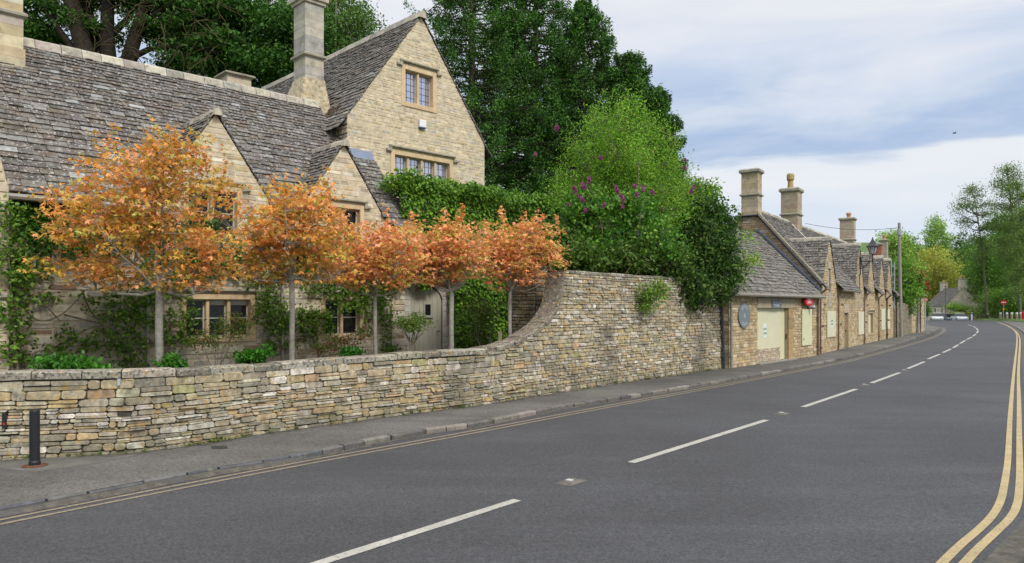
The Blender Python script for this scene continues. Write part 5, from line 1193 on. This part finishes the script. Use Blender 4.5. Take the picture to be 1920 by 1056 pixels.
# third chimney on the far cottages
c5 = [o for o in C.objects if o.name.startswith('terrace_cottage') and o.get('label','').startswith('fifth')][0]
chimney(PR, c5, 20.9, 21.6, 2.35, 3.2, RR-.45, 7.75, strings=(6.4,), cap=.2, pal=((.36,.29,.22), (.40,.33,.25)), pots=((21.2,2.7,.14,.35,(.45,.22,.12)),))
# end wall of the far cottage
mb = MB(); ef = lambda a, z, o: PR(21.5+o, a, z); backing(mb, ef, [(0,.05), (5.56,.05), (5.56,ER), (2.78,RR), (0,ER)], [], (.3,.24,.16)); mb.build('end_wall', M['rubble'], c5)
# houses behind the terrace
def house(name, label, Pf, wdt, dep, ez, rz_, pal, chs=(), zg=-1.0, wins_=(), front_gable=True, slp=SLATE2, mort=(.34,.29,.21), crs=(.1,.18)):
    root = thing(name, Pf(wdt/2, dep/2, zg), label, 'house'); mb = MB()
    f0 = lambda a, z, o: Pf(a, -o, z); f1 = lambda a, z, o: Pf(-o, a, z); f2 = lambda a, z, o: Pf(wdt+o, a, z)
    hs = [(w_[1], w_[2], w_[3], w_[4]) for w_ in wins_ if w_[0] == 0]; hl = [(w_[1], w_[2], w_[3], w_[4]) for w_ in wins_ if w_[0] == 1]
    if front_gable: o0 = [(0,zg), (wdt,zg), (wdt,ez), (wdt/2,rz_), (0,ez)]; o1 = [(0,zg), (dep,zg), (dep,ez), (0,ez)]
    else: o0 = [(0,zg), (wdt,zg), (wdt,ez), (0,ez)]; o1 = [(0,zg), (dep,zg), (dep,ez), (dep/2,rz_), (0,ez)]
    for f_, o_, h_ in ((f0, o0, hs), (f1, o1, hl), (f2, o1, [])): backing(mb, f_, o_, h_, mort); stonework(mb, f_, o_, h_, ch=crs, sw=(.25,.6), depth=(.004,.02), gap=.014, pal=pal)
    mb.build('wall', M['rubble'], root)
    for w_ in wins_:
        f_ = f0 if w_[0] == 0 else f1; mb = MB(); s_ = .06
        fbox(mb, f_, w_[1], w_[1]+s_, w_[3], w_[4], -.1, .02, (.5,.48,.42)); fbox(mb, f_, w_[2]-s_, w_[2], w_[3], w_[4], -.1, .02, (.5,.48,.42)); fbox(mb, f_, w_[1]+s_, w_[2]-s_, w_[3], w_[3]+s_, -.1, .02, (.5,.48,.42)); fbox(mb, f_, w_[1]+s_, w_[2]-s_, w_[4]-s_, w_[4], -.1, .02, (.5,.48,.42)); wo = mb.build('window', M['paint'], root)
        mb = MB(); fbox(mb, f_, w_[1]+s_, w_[2]-s_, w_[3]+s_, w_[4]-s_, -.09, -.08, (0,0,0)); mb.build('pane', M['glass'], wo)
    roof = MB()
    if front_gable:
        for sg in (0, 1):
            hw = wdt/2; fd, l2 = slope(Pf, 't', 0, -.15 if sg == 0 else wdt+.15, ez-.15, 1 if sg == 0 else -1, hw+.15, rz_-ez+.18); slates(roof, fd, l2, lambda b: [(-.08, dep+.08)], .25, .18, (.3,.6), pal=slp)
    else:
        for sg in (0, 1):
            fd, l2 = slope(Pf, 's', 0, -.15 if sg == 0 else dep+.15, ez-.15, 1 if sg == 0 else -1, dep/2+.15, rz_-ez+.18); slates(roof, fd, l2, lambda b: [(-.08, wdt+.08)], .25, .18, (.3,.6), pal=slp)
    roof.build('roof', M['slate'], root)
    for c in chs: chimney(Pf, root, *c[0], strings=(), cap=.16, pal=c[1], pots=c[2], mt='ashlar')
    return root
PALE = [((.58,.52,.40),4), ((.50,.45,.34),3), ((.64,.59,.49),2)]
house('stone_house', 'stone house behind the terrace ridge whose two small roof gables just show', frame(PR(9.5,8.2,0), UR, WR), 12, 4, 4.3, 6.9, ROWP, zg=0, front_gable=False, chs=[((-9.6,-9.0,-2.6,-2.0,4.5,6.85), ((.42,.34,.2),), ()),])
house('red_chimney_house', 'stone house beyond the terrace with one red brick chimney and one stone chimney', frame(PR(27.5,.4,0), UR, WR), 10, 5, 4.0, 5.7, ROWP, zg=0, front_gable=False,
      chs=[((4.3,4.9,1.9,2.45,5.0,6.85), ((.35,.12,.06),(.30,.10,.06)), ()), ((7.8,8.4,1.95,2.5,5.0,7.45), ((.34,.29,.22),), ((8.1,2.2,.13,.4,(.4,.25,.15)),))])
# yard wall, end building
yA, yB = G(1682,632.5,.06), G(1709,625.5,.06); uy = (yB-yA); uy.z = 0; ly = uy.length; uy.normalize(); PY = frame(fz(yA,0), uy, Vector((-uy.y,uy.x,0))); yf = lambda a, z, o: PY(a, -o, z)
mb = MB(); yo_ = [(0,.05), (ly,.05), (ly,2.1), (0,2.3)]; backing(mb, yf, yo_, [], (.12,.11,.09)); stonework(mb, yf, yo_, [], ch=(.07,.12), sw=(.15,.35), depth=(.01,.03), gap=.012, pal=[((.26,.24,.18),3), ((.2,.18,.13),3), ((.33,.27,.17),2)]); fbox(mb, lambda a,z,o: PY(a,o,z), 0, ly, .05, 2.08, .05, .4, (.2,.18,.14))
tag(mb.build('yard_wall', M['drystone']), 'dark stained stone yard wall beyond the terrace, under the leafy tree', 'wall')
eA, eB = G(1709.5,625,.06), G(1733,621.5,.06); ue = (eB-eA); ue.z = 0; le = ue.length; ue.normalize(); PE = frame(fz(eA,0), ue, Vector((-ue.y,ue.x,0)))
eh = house('roadside_outbuilding', 'small stone building at the bend with a black downpipe and a pale window', PE, le, 5, 3.0, 4.9, ROWP, zg=.04, wins_=[(0,.6,1.15,1.2,2.3)], front_gable=False)
pipe(eh, [PE(le*.55,-.08,.06), PE(le*.55,-.08,3.2)], .07, (.015,.015,.02))
for o in C.objects:
    if o.name.startswith('post'): pass
# street lamp on a wall bracket
lg = PR(9.0,-.05,0); lp = PR(9.0,-.62,0); zl = 4.42
lamp = thing('street_lamp', fz(lg, 4.2), 'black wall mounted lantern on a bracket from the second terrace gable', 'street lamp')
mb = MB(); tube(mb, [fz(lg,3.6), fz(lg,4.5)], .035, 6, (.015,.017,.02)); tube(mb, [fz(lg,4.30), fz(lp,4.30)], .028, 6, (.015,.017,.02)); tube(mb, [fz(lp,4.22), fz(lp,4.62)], .03, 6, (.015,.017,.02)); tube(mb, [fz(lg,3.9), fz(lg.lerp(lp,.5),4.1), fz(lg.lerp(lp,.8),4.3)], .02, 6, (.015,.017,.02)); mb.build('bracket', M['metal'], lamp)
def sqring(mb, c, prof, n, col, rot=.6):
    vs = []
    for r, z in prof:
        for k in range(n): a = 2*math.pi*k/n+rot; vs.append(c+Vector((r*math.cos(a), r*math.sin(a), z)))
    m = len(prof); mb.add(vs, [(i*n+k, i*n+(k+1) % n, (i+1)*n+(k+1) % n, (i+1)*n+k) for i in range(m-1) for k in range(n)]+[tuple(range(n)), tuple((m-1)*n+k for k in range(n))], col)
mb = MB(); sqring(mb, fz(lp,4.62), [(.11,0), (.13,.03)], 6, (.015,.017,.02)); sqring(mb, fz(lp,5.0), [(.30,0), (.31,.03), (.17,.16), (.10,.28), (.07,.33), (.03,.42), (.015,.5)], 6, (.015,.017,.02))
for k in range(6): a = math.pi/3*k+.6; tube(mb, [fz(lp,4.64)+Vector((.13*math.cos(a),.13*math.sin(a),0)), fz(lp,5.01)+Vector((.235*math.cos(a),.235*math.sin(a),0))], .012, 4, (.015,.017,.02))
mb.build('lantern_frame', M['metal'], lamp); mb = MB(); sqring(mb, fz(lp,4.65), [(.12,0), (.225,.35)], 6, (.5,.52,.55)); mb.build('lantern_glass', M['lampglass'], lamp)
# telegraph pole and wire
tp_ = G(1689.5,631.5,.06); pole = thing('telegraph_pole', tp_, 'tall grey wooden telegraph pole on the pavement beyond the terrace', 'pole')
pt = Vector((tp_.x-.12, tp_.y, CH+(HY-418)*tp_.y/F)); mb = MB(); tube(mb, [tp_, tp_.lerp(pt,.5), pt], [.12,.105,.085], 10, (.25,.23,.2)); mb.build('post', M['bark'], pole)
mb = MB(); tube(mb, [pt-Vector((0,0,.4)), pt-Vector((0,0,.8))], .13, 8, (.3,.3,.32)); mb.build('transformer_box', M['metal'], pole)
mb = MB(); wa, wb2 = pt-Vector((0,0,.3)), V(1510,419,43); mb2 = [wa.lerp(wb2, k/12)-Vector((0,0,.25*(1-(2*k/12-1)**2))) for k in range(13)]; tube(mb, mb2, .014, 5, (.06,.06,.07)); tag(mb.build('overhead_wire', M['metal']), 'single overhead wire running left from the telegraph pole', 'wire')
mb = MB()
for x in (1671,1677): tube(mb, [V(x,580,46.5), V(x,486 if x == 1671 else 492,46.5)], .035, 6, (.3,.32,.35))
for y in (500,515,530,545): tube(mb, [V(1671,y,46.5), V(1677,y,46.5)], .02, 4, (.3,.32,.35))
tag(mb.build('aerial_mast', M['metal']), 'thin grey ladder-like mast beside the far end of the terrace', 'mast')

# ================================================================== FAR SCENE
G1 = [((.09,.2,.025),4), ((.13,.27,.035),3), ((.06,.14,.02),3)]
G2 = [((.17,.29,.05),4), ((.22,.35,.07),3), ((.12,.22,.04),2)]
DK = [((.075,.16,.022),4), ((.10,.20,.028),3), ((.05,.11,.018),3)]
YW = [((.27,.29,.05),4), ((.33,.35,.075),3), ((.20,.23,.04),3)]
RD = [((.20,.012,.02),4), ((.30,.025,.03),2), ((.12,.01,.012),2)]
def ft(name, label, px, basey, Y, ells, ncl, crad, lpc, ls, pal, tr=(.3,.2), crotch=None, cat='tree', **kw):
    b = Vector(((px-HX)*Y/F, Y, min(0, gz((px-HX)*Y/F, Y)) if basey is None else V(px,basey,Y).z)); cr = V(px, crotch or 560, Y)
    E = [ell(a, c, Y+dy, rx_, rz_, ry) for a, c, rx_, rz_, ry, dy in ells]
    kw.setdefault('nlimb', 9); kw.setdefault('twigs', .25); kw.setdefault('shell', .45)
    return tree(name, label, cat, b, cr, E, ncl, crad, lpc, ls, pal, tr=tr, **kw)
ft('yard_tree', 'dense mid green tree over the yard wall at the end of the terrace', 1694, None, 53, [(1690,520,24,40,1.5,0), (1700,560,22,30,1.3,-1), (1712,540,18,28,1.2,0), (1680,560,12,25,.8,0)], 520, .2, 22, .17, G1)
ft('red_maple', 'small dark red maple beside the leafy yard tree', 1722, None, 55, [(1713,511,9,6,.5,-2), (1722,522,7,7,.5,-2), (1730,538,5,8,.5,-1.5)], 110, .15, 20, .14, RD, tr=(.1,.07), crotch=550)
ft('lime_tree', 'light green tree behind the telegraph pole', 1682, None, 115, [(1680,470,28,38,4,0), (1672,450,20,18,3,0), (1710,510,22,28,3,0)], 320, .5, 20, .38, G2)
ft('lime_tree', 'tall pale green tree standing above the yellow willow', 1757, None, 185, [(1757,425,17,22,3,0), (1745,445,14,18,3,0), (1772,450,16,20,3,0), (1757,480,24,30,4,0)], 300, .6, 20, .5, G2, crotch=500)
ft('pine_tree', 'dark far pine showing between the telegraph pole and the tall pale tree', 1708, None, 230, [(1708,470,12,26,4,0), (1718,480,8,20,4,0), (1700,490,14,20,4,0)], 130, .8, 22, .6, [((.03,.07,.025),3), ((.05,.10,.035),2)])
ft('willow_tree', 'broad yellow green willow behind the distant cottage', 1750, None, 150, [(1750,505,36,42,6,0), (1730,525,26,35,5,0), (1775,530,24,36,5,0), (1750,560,40,20,5,0)], 520, .65, 26, .42, YW)
ft('pine_tree', 'dark pointed pine left of the sparse tall alder', 1802, None, 175, [(1802,450,7,18,2,0), (1804,480,12,30,3,0), (1820,470,14,28,3,0)], 140, .6, 20, .5, [((.03,.075,.025),3), ((.045,.10,.03),2)])
ft('broadleaf_tree', 'mid green tree directly right of the distant cottage', 1815, None, 140, [(1848,515,26,46,5,0), (1862,545,20,40,4,0)], 420, .55, 22, .4, G1)
ft('broadleaf_tree', 'rounded darker green tree behind the no entry sign', 1868, None, 128, [(1865,490,34,50,5,0), (1850,530,30,44,4,0), (1885,545,30,40,4,0)], 560, .5, 24, .36, DK)
ft('broadleaf_tree', 'bright green tree at the right edge above the wooden posts', 1908, None, 118, [(1905,500,30,58,5,0), (1925,450,26,50,4,0), (1915,550,32,34,4,0)], 620, .45, 24, .33, G1)
ft('broadleaf_tree', 'lower light green bushy tree overhanging the hedge end', 1848, None, 120, [(1862,562,20,24,3,0), (1848,582,12,10,2,0), (1875,572,20,20,3,0)], 300, .4, 22, .3, [((.10,.2,.03),4), ((.15,.27,.04),2), ((.2,.26,.1),1)], tr=(.2,.14))
ft('broadleaf_tree', 'bushy green tree low behind the wooden posts', 1893, None, 114, [(1890,565,24,28,3,0), (1908,575,20,22,3,0), (1880,585,14,12,2,0)], 300, .4, 24, .3, DK, tr=(.2,.14))
ft('broadleaf_tree', 'tall mid green tree filling the gap between the two nearest alders', 1880, None, 135, [(1880,415,20,22,3,0), (1905,400,16,24,3,0), (1878,440,24,36,4,0), (1862,470,26,36,4,0), (1900,470,26,50,4,0), (1845,490,24,34,4,0)], 620, .55, 22, .38, G1)
ft('broadleaf_tree', 'green tree left of the thin alder, above the distant cottage roof', 1815, None, 165, [(1812,500,22,40,5,0), (1828,480,20,36,4,0), (1806,540,24,30,4,0)], 320, .6, 22, .42, DK)
def alder(label, pts, Y, blobs, n, r0):
    p0 = V(*pts[0], Y); root = thing('alder_tree', p0, label, 'tree', 'tall sparse alders at the right'); mb = MB(); ps = smooth_poly([V(x, y, Y) for x, y in pts], 2); m = len(ps)
    tube(mb, ps, [r0*(1-i/m*.85) for i in range(m)], 8, (.13,.115,.09)); E = [ell(x, y, Y+rnd.uniform(-1.5,1.5), rx_, ry_, 1.6) for x, y, rx_, ry_ in blobs]; cl, _ = ell_points(E, n, .6)
    NPp = np.array([tuple(q) for q in ps])
    for e_ in E:
        c = np.array(e_[:3]); cand = NPp[NPp[:,2] < c[2]-.2]; cand = cand if len(cand) else NPp; j = cand[np.argmin(np.linalg.norm(cand-c, axis=1)+.0)]
        tube(mb, [Vector(j), Vector(j).lerp(Vector(c), .5)+Vector((0,0,-.2)), Vector(c)], [.10,.07,.03], 5, (.13,.115,.09), cap=False)
        for k in range(5): q = Vector(cl[rng.integers(len(cl))]) if False else Vector(c)+Vector((rnd.uniform(-1,1)*e_[3], rnd.uniform(-1,1)*e_[4], rnd.uniform(-1,1)*e_[5])); tube(mb, [Vector(c), q], [.04,.015], 4, (.13,.115,.09), cap=False)
    mb.build('trunk', M['bark'], root, smooth=True)
    pts_ = np.repeat(cl, 16, axis=0)+rng.normal(size=(n*16,3))*np.array([.55,.55,.38]); quads_mesh('foliage', leaf_quads(pts_, .2, .4, .7), colmix(len(pts_), [((.10,.17,.045),4), ((.07,.12,.035),3), ((.15,.22,.06),2)]), M['leaf'], root)
alder('tallest alder at the right edge with an airy crown', [(1914,600),(1909,500),(1897,400),(1890,330),(1886,308)], 108, [(1888,318,14,9),(1902,330,10,8),(1878,342,14,7),(1900,352,14,8),(1866,350,12,5),(1884,364,14,7),(1912,365,10,8),(1870,385,12,6),(1893,388,14,8),(1878,408,16,8),(1905,410,12,9),(1890,430,18,9),(1868,425,10,7),(1895,455,20,12),(1875,450,14,10),(1900,485,18,12),(1880,475,14,12),(1905,520,14,14)], 900, .2)
alder('thin alder with a bare lower trunk left of the tallest one', [(1852,590),(1844,500),(1838,440),(1828,380),(1822,355)], 112, [(1822,356,12,7),(1832,368,9,6),(1806,372,8,5),(1800,386,9,7),(1816,386,10,6),(1840,384,9,5),(1797,400,6,5),(1850,382,7,4),(1806,414,12,6),(1815,425,9,4),(1840,402,9,6),(1856,400,9,6),(1858,420,9,7),(1846,430,9,6),(1835,450,12,9),(1850,465,12,9),(1832,480,12,10)], 520, .15)
alder('alder leaning out of the right edge of the picture', [(1932,600),(1924,500),(1912,400),(1906,345)], 104, [(1908,345,12,8),(1918,370,12,9),(1924,400,12,10),(1906,425,12,8),(1922,440,12,12),(1915,470,12,14),(1918,505,12,14),(1910,545,12,12)], 560, .18)
# distant cottage
C0 = Vector((77.4,130,0)); PF = frame(C0, (.983,-.18,0), (.18,.983,0))
house('distant_cottage', 'pale cottage at the end of the road with grey roof and two chimneys', PF, 5.9, 9, 2.4, 5.55, PALE, zg=-1.2, wins_=[(1,4.3,5.1,1.0,1.9),(1,1.2,1.9,1.0,1.8)],
      chs=[((2.35,3.55,-.02,.75,5.0,6.95), ((.5,.45,.36),), ((2.65,.35,.13,.45,(.55,.32,.18)), (3.2,.35,.13,.45,(.55,.32,.18)))), ((2.3,3.4,8.0,8.8,5.0,6.6), ((.5,.45,.36),), ((2.8,8.4,.13,.4,(.55,.32,.18)),))], mort=(.42,.38,.3), crs=(.18,.26))
house('distant_outbuilding', 'dark roofed outbuilding half hidden right of the distant cottage', frame(Vector((82.5,133,0)), (.983,-.18,0), (.18,.983,0)), 5, 4, 2.2, 4.3, PALE, zg=-1.2, front_gable=False)
tag_b = ft('garden_bush', 'rounded green bush in front of the distant cottage gable', 1795, None, 125, [(1790,576,15,8,1.5,0), (1806,579,13,7,1.5,0)], 110, .3, 22, .22, G2, tr=(.12,.08), crotch=585, cat='bush')
ft('white_blossom_bush', 'pale whitish flowering bush right of the green garden bush', 1832, None, 124, [(1830,578,11,9,1.2,0)], 70, .3, 20, .2, [((.25,.29,.17),3), ((.35,.37,.27),2)], tr=(.1,.08), crotch=588, cat='bush')
ft('clipped_bush', 'dark round bush beside the roadside outbuilding', 1739, None, 75, [(1738,580,6,12,.5,0)], 60, .12, 22, .14, DK, tr=(.06,.05), crotch=595, cat='bush')
def hedge(name, label, p0, p1, h, th, pal, z0, n, ls):
    p0, p1 = Vector(p0), Vector(p1); d = p1-p0; root = thing(name, fz(p0.lerp(p1,.5), z0), label, 'hedge'); m = rng.uniform(0,1,n); t_ = rng.uniform(-1,1,n); hh = rng.uniform(0,1,n)
    face = rng.random(n); hh = np.where(face > .6, 1+rng.normal(size=n)*.03, hh); t_ = np.where(face < .6, -1+rng.normal(size=n)*.08, t_); nn = np.array([-d.y, d.x, 0])/d.length
    pts = np.array(p0)+np.outer(m, np.array(d))+np.outer(t_*th/2, nn); pts[:,2] = z0+hh*h; quads_mesh('foliage', leaf_quads(pts, ls, .5, .7), colmix(n, pal), M['leaf'], root)
    mb = MB(); 
    for k in range(9): q = p0.lerp(p1, (k+.5)/9); tube(mb, [fz(q,z0-.1), fz(q,z0+h*.8)], .05, 5, (.15,.12,.08))
    mb.build('stem', M['bark'], root)
hedge('yellow_hedge', 'clipped yellow green hedge in front of the distant cottage', (74.5,123,0), (84,121,0), 1.75, .9, [((.27,.31,.04),4), ((.20,.26,.035),3)], -.7, 9000, .16)
# low rubble bank
mb = MB()
for _ in range(60): a = rnd.random(); c = Vector((77.5+a*4.5, 114-a*1.5, rnd.uniform(0,.3))); lathe(mb, c, [(rnd.uniform(.15,.3),0), (rnd.uniform(.1,.22),.18), (.05,.22)], 6, jc((.3,.27,.2)))
tag(mb.build('rubble_bank', M['drystone'], kind='stuff'), 'low broken stone bank where the road bends away', 'stones')
# grassy bank, wooden posts
mb = MB(); bz = .29
bk = [G(1868,603,0), G(1920,610,0), Vector((110,95,0)), Vector((130,112,0)), Vector((76,112.2,0))]
mb.add([Vector((71.5,106.5,.0)), Vector((90,99,.0)), Vector((130,99,.1)), Vector((130,125,.3)), Vector((74,120,-.2)), Vector((72.3,107.5,.27)), Vector((90,100.6,.29)), Vector((128,101,.35)), Vector((128,122,.3)), Vector((75,116,.22))], [(5,6,7,8,9), (0,1,6,5), (1,2,7,6), (0,5,9,4)])
mb.build('grass_bank', M['grass'], None, kind='structure')
post0 = None; 
for i, x in enumerate((1876,1888,1897,1906.5,1914)):
    c = V(x, 598, 107.5); c.z = .27
    if post0 is None:
        post0 = thing('wooden_post', c, 'leftmost of the wooden posts beside the no entry sign', 'post', 'wooden posts on the verge')
        mb = MB(); sqring(mb, c, [(.17,0), (.17,.72)], 4, (.26,.2,.14), .785); mb.build('post', M['bark'], post0); mb = MB(); sqring(mb, c, [(.178,.72), (.178,.9), (.09,.98)], 4, (.55,.55,.54), .785); mb.build('post_cap', M['paint'], post0)
    else:
        r = post0.copy(); C.objects.link(r); r.location = c; r['label'] = ['', 'wooden post second from the no entry sign, right of its pole', 'middle one of the wooden posts on the grass verge', 'fourth wooden post along, next to last before the right edge', 'rightmost wooden post at the edge of the picture'][i]
        for ch_ in post0.children: q = ch_.copy(); C.objects.link(q); q.parent = r
def noentry(label, px, Y, cy, zb_, rad, fade=1, backz=0):
    c = V(px, cy, Y); root = thing('no_entry_sign', Vector((c.x, c.y, zb_)), label, 'road sign', 'no entry signs'); mb = MB(); tube(mb, [Vector((c.x,c.y+.04,zb_)), c+Vector((0,.04,.1))], .05, 8, (.3,.32,.34)); mb.build('post', M['metal'], root)
    d = Vector((-c.x, -c.y, 0)).normalized(); r_ = Vector((-d.y, d.x, 0)); fr = lambda a, z, o: c+r_*a+d*o+Vector((0,0,z))
    oval('sign_disc', fr, 0, 0, rad, rad, -.02, .01, tuple(q*fade+.25*(1-fade) for q in (.55,.015,.03)), root); mb = MB(); fbox(mb, fr, -rad*.72, rad*.72, -rad*.16, rad*.16, .011, .02, (.75*fade+.1,.75*fade+.1,.75*fade+.1)); mb.build('white_bar', M['paint'], root)
    mb = MB(); fbox(mb, fr, -rad, rad, -rad, -rad, 0, 0); return root, fr, c
r_, fr_, c_ = noentry('bright red no entry sign on a grey pole by the wooden posts', 1882, 107, 567, .25, .40)
mb = MB(); fbox(mb, fr_, -.11, .11, -1.15, -.85, .05, .07, (.65,.45,.02)); mb.build('yellow_plate', M['paint'], r_)
noentry('faded no entry sign beside the roadside outbuilding', 1735.5, 66, 562, .05, .20, .6)
# white notice pole
c = V(1822,600,116); tb = thing('banner_post', Vector((c.x,c.y,-.4)), 'small white and blue notice post in front of the yellow hedge', 'notice'); mb = MB(); fr = lambda a, z, o: Vector((c.x+a, c.y-o, z)); fbox(mb, fr, -.12,.12,-.4,1.15,-.03,.03,(.5,.52,.6)); mb.build('board', M['paint'], tb); mb = MB(); fbox(mb, fr, -.12,.12,.85,1.1,.031,.035,(.1,.12,.35)); mb.build('blue_band', M['paint'], tb)
# red thing at the right edge
c = V(1919,592,105); tb = thing('red_litter_bin', Vector((c.x,c.y,.27)), 'small red bin at the extreme right edge', 'bin'); mb = MB(); lathe(mb, Vector((c.x,c.y,.27)), [(.2,0), (.24,.9), (.26,.95), (.15,1.1)], 14, (.5,.02,.03)); mb.build('bin_body', M['paint'], tb)
# small slender post before distant house (telegraph pole)
tb = thing('thin_pole', V(1773,600,122), 'thin dark pole at the corner of the distant cottage', 'pole'); mb = MB(); tube(mb, [V(1773,605,122), V(1773,535,122)], .09, 6, (.12,.12,.1)); mb.build('post', M['bark'], tb)
# cars
M['carpaint'] = surf('carpaint', rough=.25, var=0, bump=0, spec=.6)
def car(label, pos, ang, col, tall=1.45, ln=4.2, wd=1.78):
    root = thing('parked_car', pos, label, 'car', 'cars parked round the bend'); ca, sa = math.cos(ang), math.sin(ang); pos = Vector(pos)
    T = lambda x, y, z: pos+Vector((x*ca-y*sa, x*sa+y*ca, z))
    k = ln/4.2; h = tall/1.45; hw = wd/2
    st = [(-2.1,.45,.62,.86),(-2.02,.28,.86,.94),(-1.5,.22,.93,1.),(-.6,.22,.95,1.),(.9,.22,.92,1.),(1.5,.22,.84,.98),(1.95,.25,.72,.92),(2.1,.4,.58,.82)]
    mb = MB(); vs = []; 
    for x, zl_, zh, w_ in st:
        a = hw*w_
        for y, z in ((-a*.94,zl_), (-a,(zl_+zh)/2), (-a*.97,zh-.06), (-a*.80,zh), (a*.80,zh), (a*.97,zh-.06), (a,(zl_+zh)/2), (a*.94,zl_)): vs.append(T(x*k, y, z*h))
    fs = [(i*8+j, i*8+(j+1) % 8, (i+1)*8+(j+1) % 8, (i+1)*8+j) for i in range(len(st)-1) for j in range(8)]+[tuple(range(8)), tuple((len(st)-1)*8+j for j in range(8))]
    mb.add(vs, fs, col); mb.build('body', M['carpaint'], root, smooth=False)
    gs_ = [(-1.75,.93,.9,0),(-1.25,1.36,.78,1),(-.2,1.45,.76,1),(.35,1.40,.76,1),(1.15,.92,.88,0)]
    mb = MB(); vs = []
    for x, z, w_, _ in gs_: vs += [T(x*k,-hw*w_,z*h), T(x*k,hw*w_,z*h)]
    b = [T(x*k, s*hw*.9, .9*h) for x in (-1.75,-1.25,-.2,.35,1.15) for s in (-1,1)]
    mb.add([vs[0],vs[1],vs[3],vs[2]], [(0,1,2,3)]); wr = mb.build('rear_window', M['glass'], root)
    mb = MB(); mb.add([vs[6],vs[7],vs[9],vs[8]], [(0,1,2,3)]); mb.build('windscreen', M['glass'], root)
    for s in (0, 1):
        mb = MB(); mb.add([b[0+s], vs[2+s], vs[4+s], vs[6+s], b[8+s]], [(0,1,2,3,4)]); mb.build('side_window', M['glass'], root)
    mb = MB(); rr = [vs[2], vs[4], vs[6], vs[7], vs[5], vs[3]]; up2 = [q+Vector((0,0,.03)) for q in rr]; mb.add(rr+up2, [(0,1,2,3,4,5), (6,7,8,9,10,11)]+[(i, (i+1) % 6, 6+(i+1) % 6, 6+i) for i in range(6)], col); mb.build('car_roof', M['carpaint'], root)
    for x in (-1.3, 1.3):
        for s in (-1, 1):
            mb = MB(); n = 14; vs2 = [T(x*k+.31*math.cos(2*math.pi*j/n), s*(hw-.02*0)+o, .31+.31*math.sin(2*math.pi*j/n)) for o in (-.1*s, .02*s) for j in range(n)]; mb.add(vs2, [(j, (j+1) % n, n+(j+1) % n, n+j) for j in range(n)]+[tuple(range(n)), tuple(range(n,2*n))], (.02,.02,.02)); wh = mb.build('wheel', M['metal'], root)
            mb = MB(); vs2 = [T(x*k+.19*math.cos(2*math.pi*j/n), s*hw+.03*s, .31+.19*math.sin(2*math.pi*j/n)) for j in range(n)]; mb.add(vs2, [tuple(range(n))], (.35,.35,.36)); mb.build('rim', M['metal'], wh)
    for s in (-1, 1):
        mb = MB(); vs2 = [T(2.06*k, s*hw*q, z*h) for q, z in ((.45,.52), (.82,.55), (.80,.7), (.5,.66))]; vs3 = [q_+(T(1,0,0)-T(0,0,0))*.06 for q_ in vs2]; mb.add(vs2+vs3, BOXF, (.7,.72,.75)); mb.build('headlight', M['paint'], root)
        mb = MB(); vs2 = [T(-2.06*k, s*hw*q, z*h) for q, z in ((.55,.68), (.85,.68), (.85,.82), (.55,.82))]; vs3 = [q_-(T(1,0,0)-T(0,0,0))*.06 for q_ in vs2]; mb.add(vs2+vs3, BOXF, (.35,.02,.02)); mb.build('tail_light', M['paint'], root)
    return root
def cpos(px, Y): x = (px-HX)*Y/F; return (x, Y, -(Y-112.5)*.035-.0)
zc = lambda Y: max(-1.3, -(Y-112.5)*.0347)
for px, Y, an, col, lab, tl in ((1799,122,R(-105),(.62,.66,.70),'silver white car facing the camera in front of the yellow hedge',1.42), (1777,126,R(-100),(.10,.13,.17),'dark blue grey car between the two pale cars',1.4), (1757,121,R(-118),(.62,.66,.68),'pale car at the left end of the parked group',1.42)):
    car(lab, ((px-HX)*Y/F, Y, zc(Y)-.06), an, col, tl)
# bird
c = V(1790,250,70); bd_ = thing('flying_bird', c, 'single small dark bird flying against the clouds', 'bird'); mb = MB()
tube(mb, [c+Vector((-.16,0,-.05)), c+Vector((-.08,0,0)), c+Vector((.05,0,.02)), c+Vector((.14,0,.03)), c+Vector((.18,0,.02))], [.01,.045,.05,.03,.008], 7, (.02,.02,.02)); mb.build('body', M['paint'], bd_)
for s in (-1, 1): mb = MB(); mb.add([c+Vector((-.05,0,.02)), c+Vector((.06,0,.03)), c+Vector((.02,s*.2,.14)), c+Vector((-.06,s*.34,.06)), c+Vector((-.07,s*.18,.08))], [(0,1,2,3,4)], (.02,.02,.02)); mb.build('wing', M['paint'], bd_)
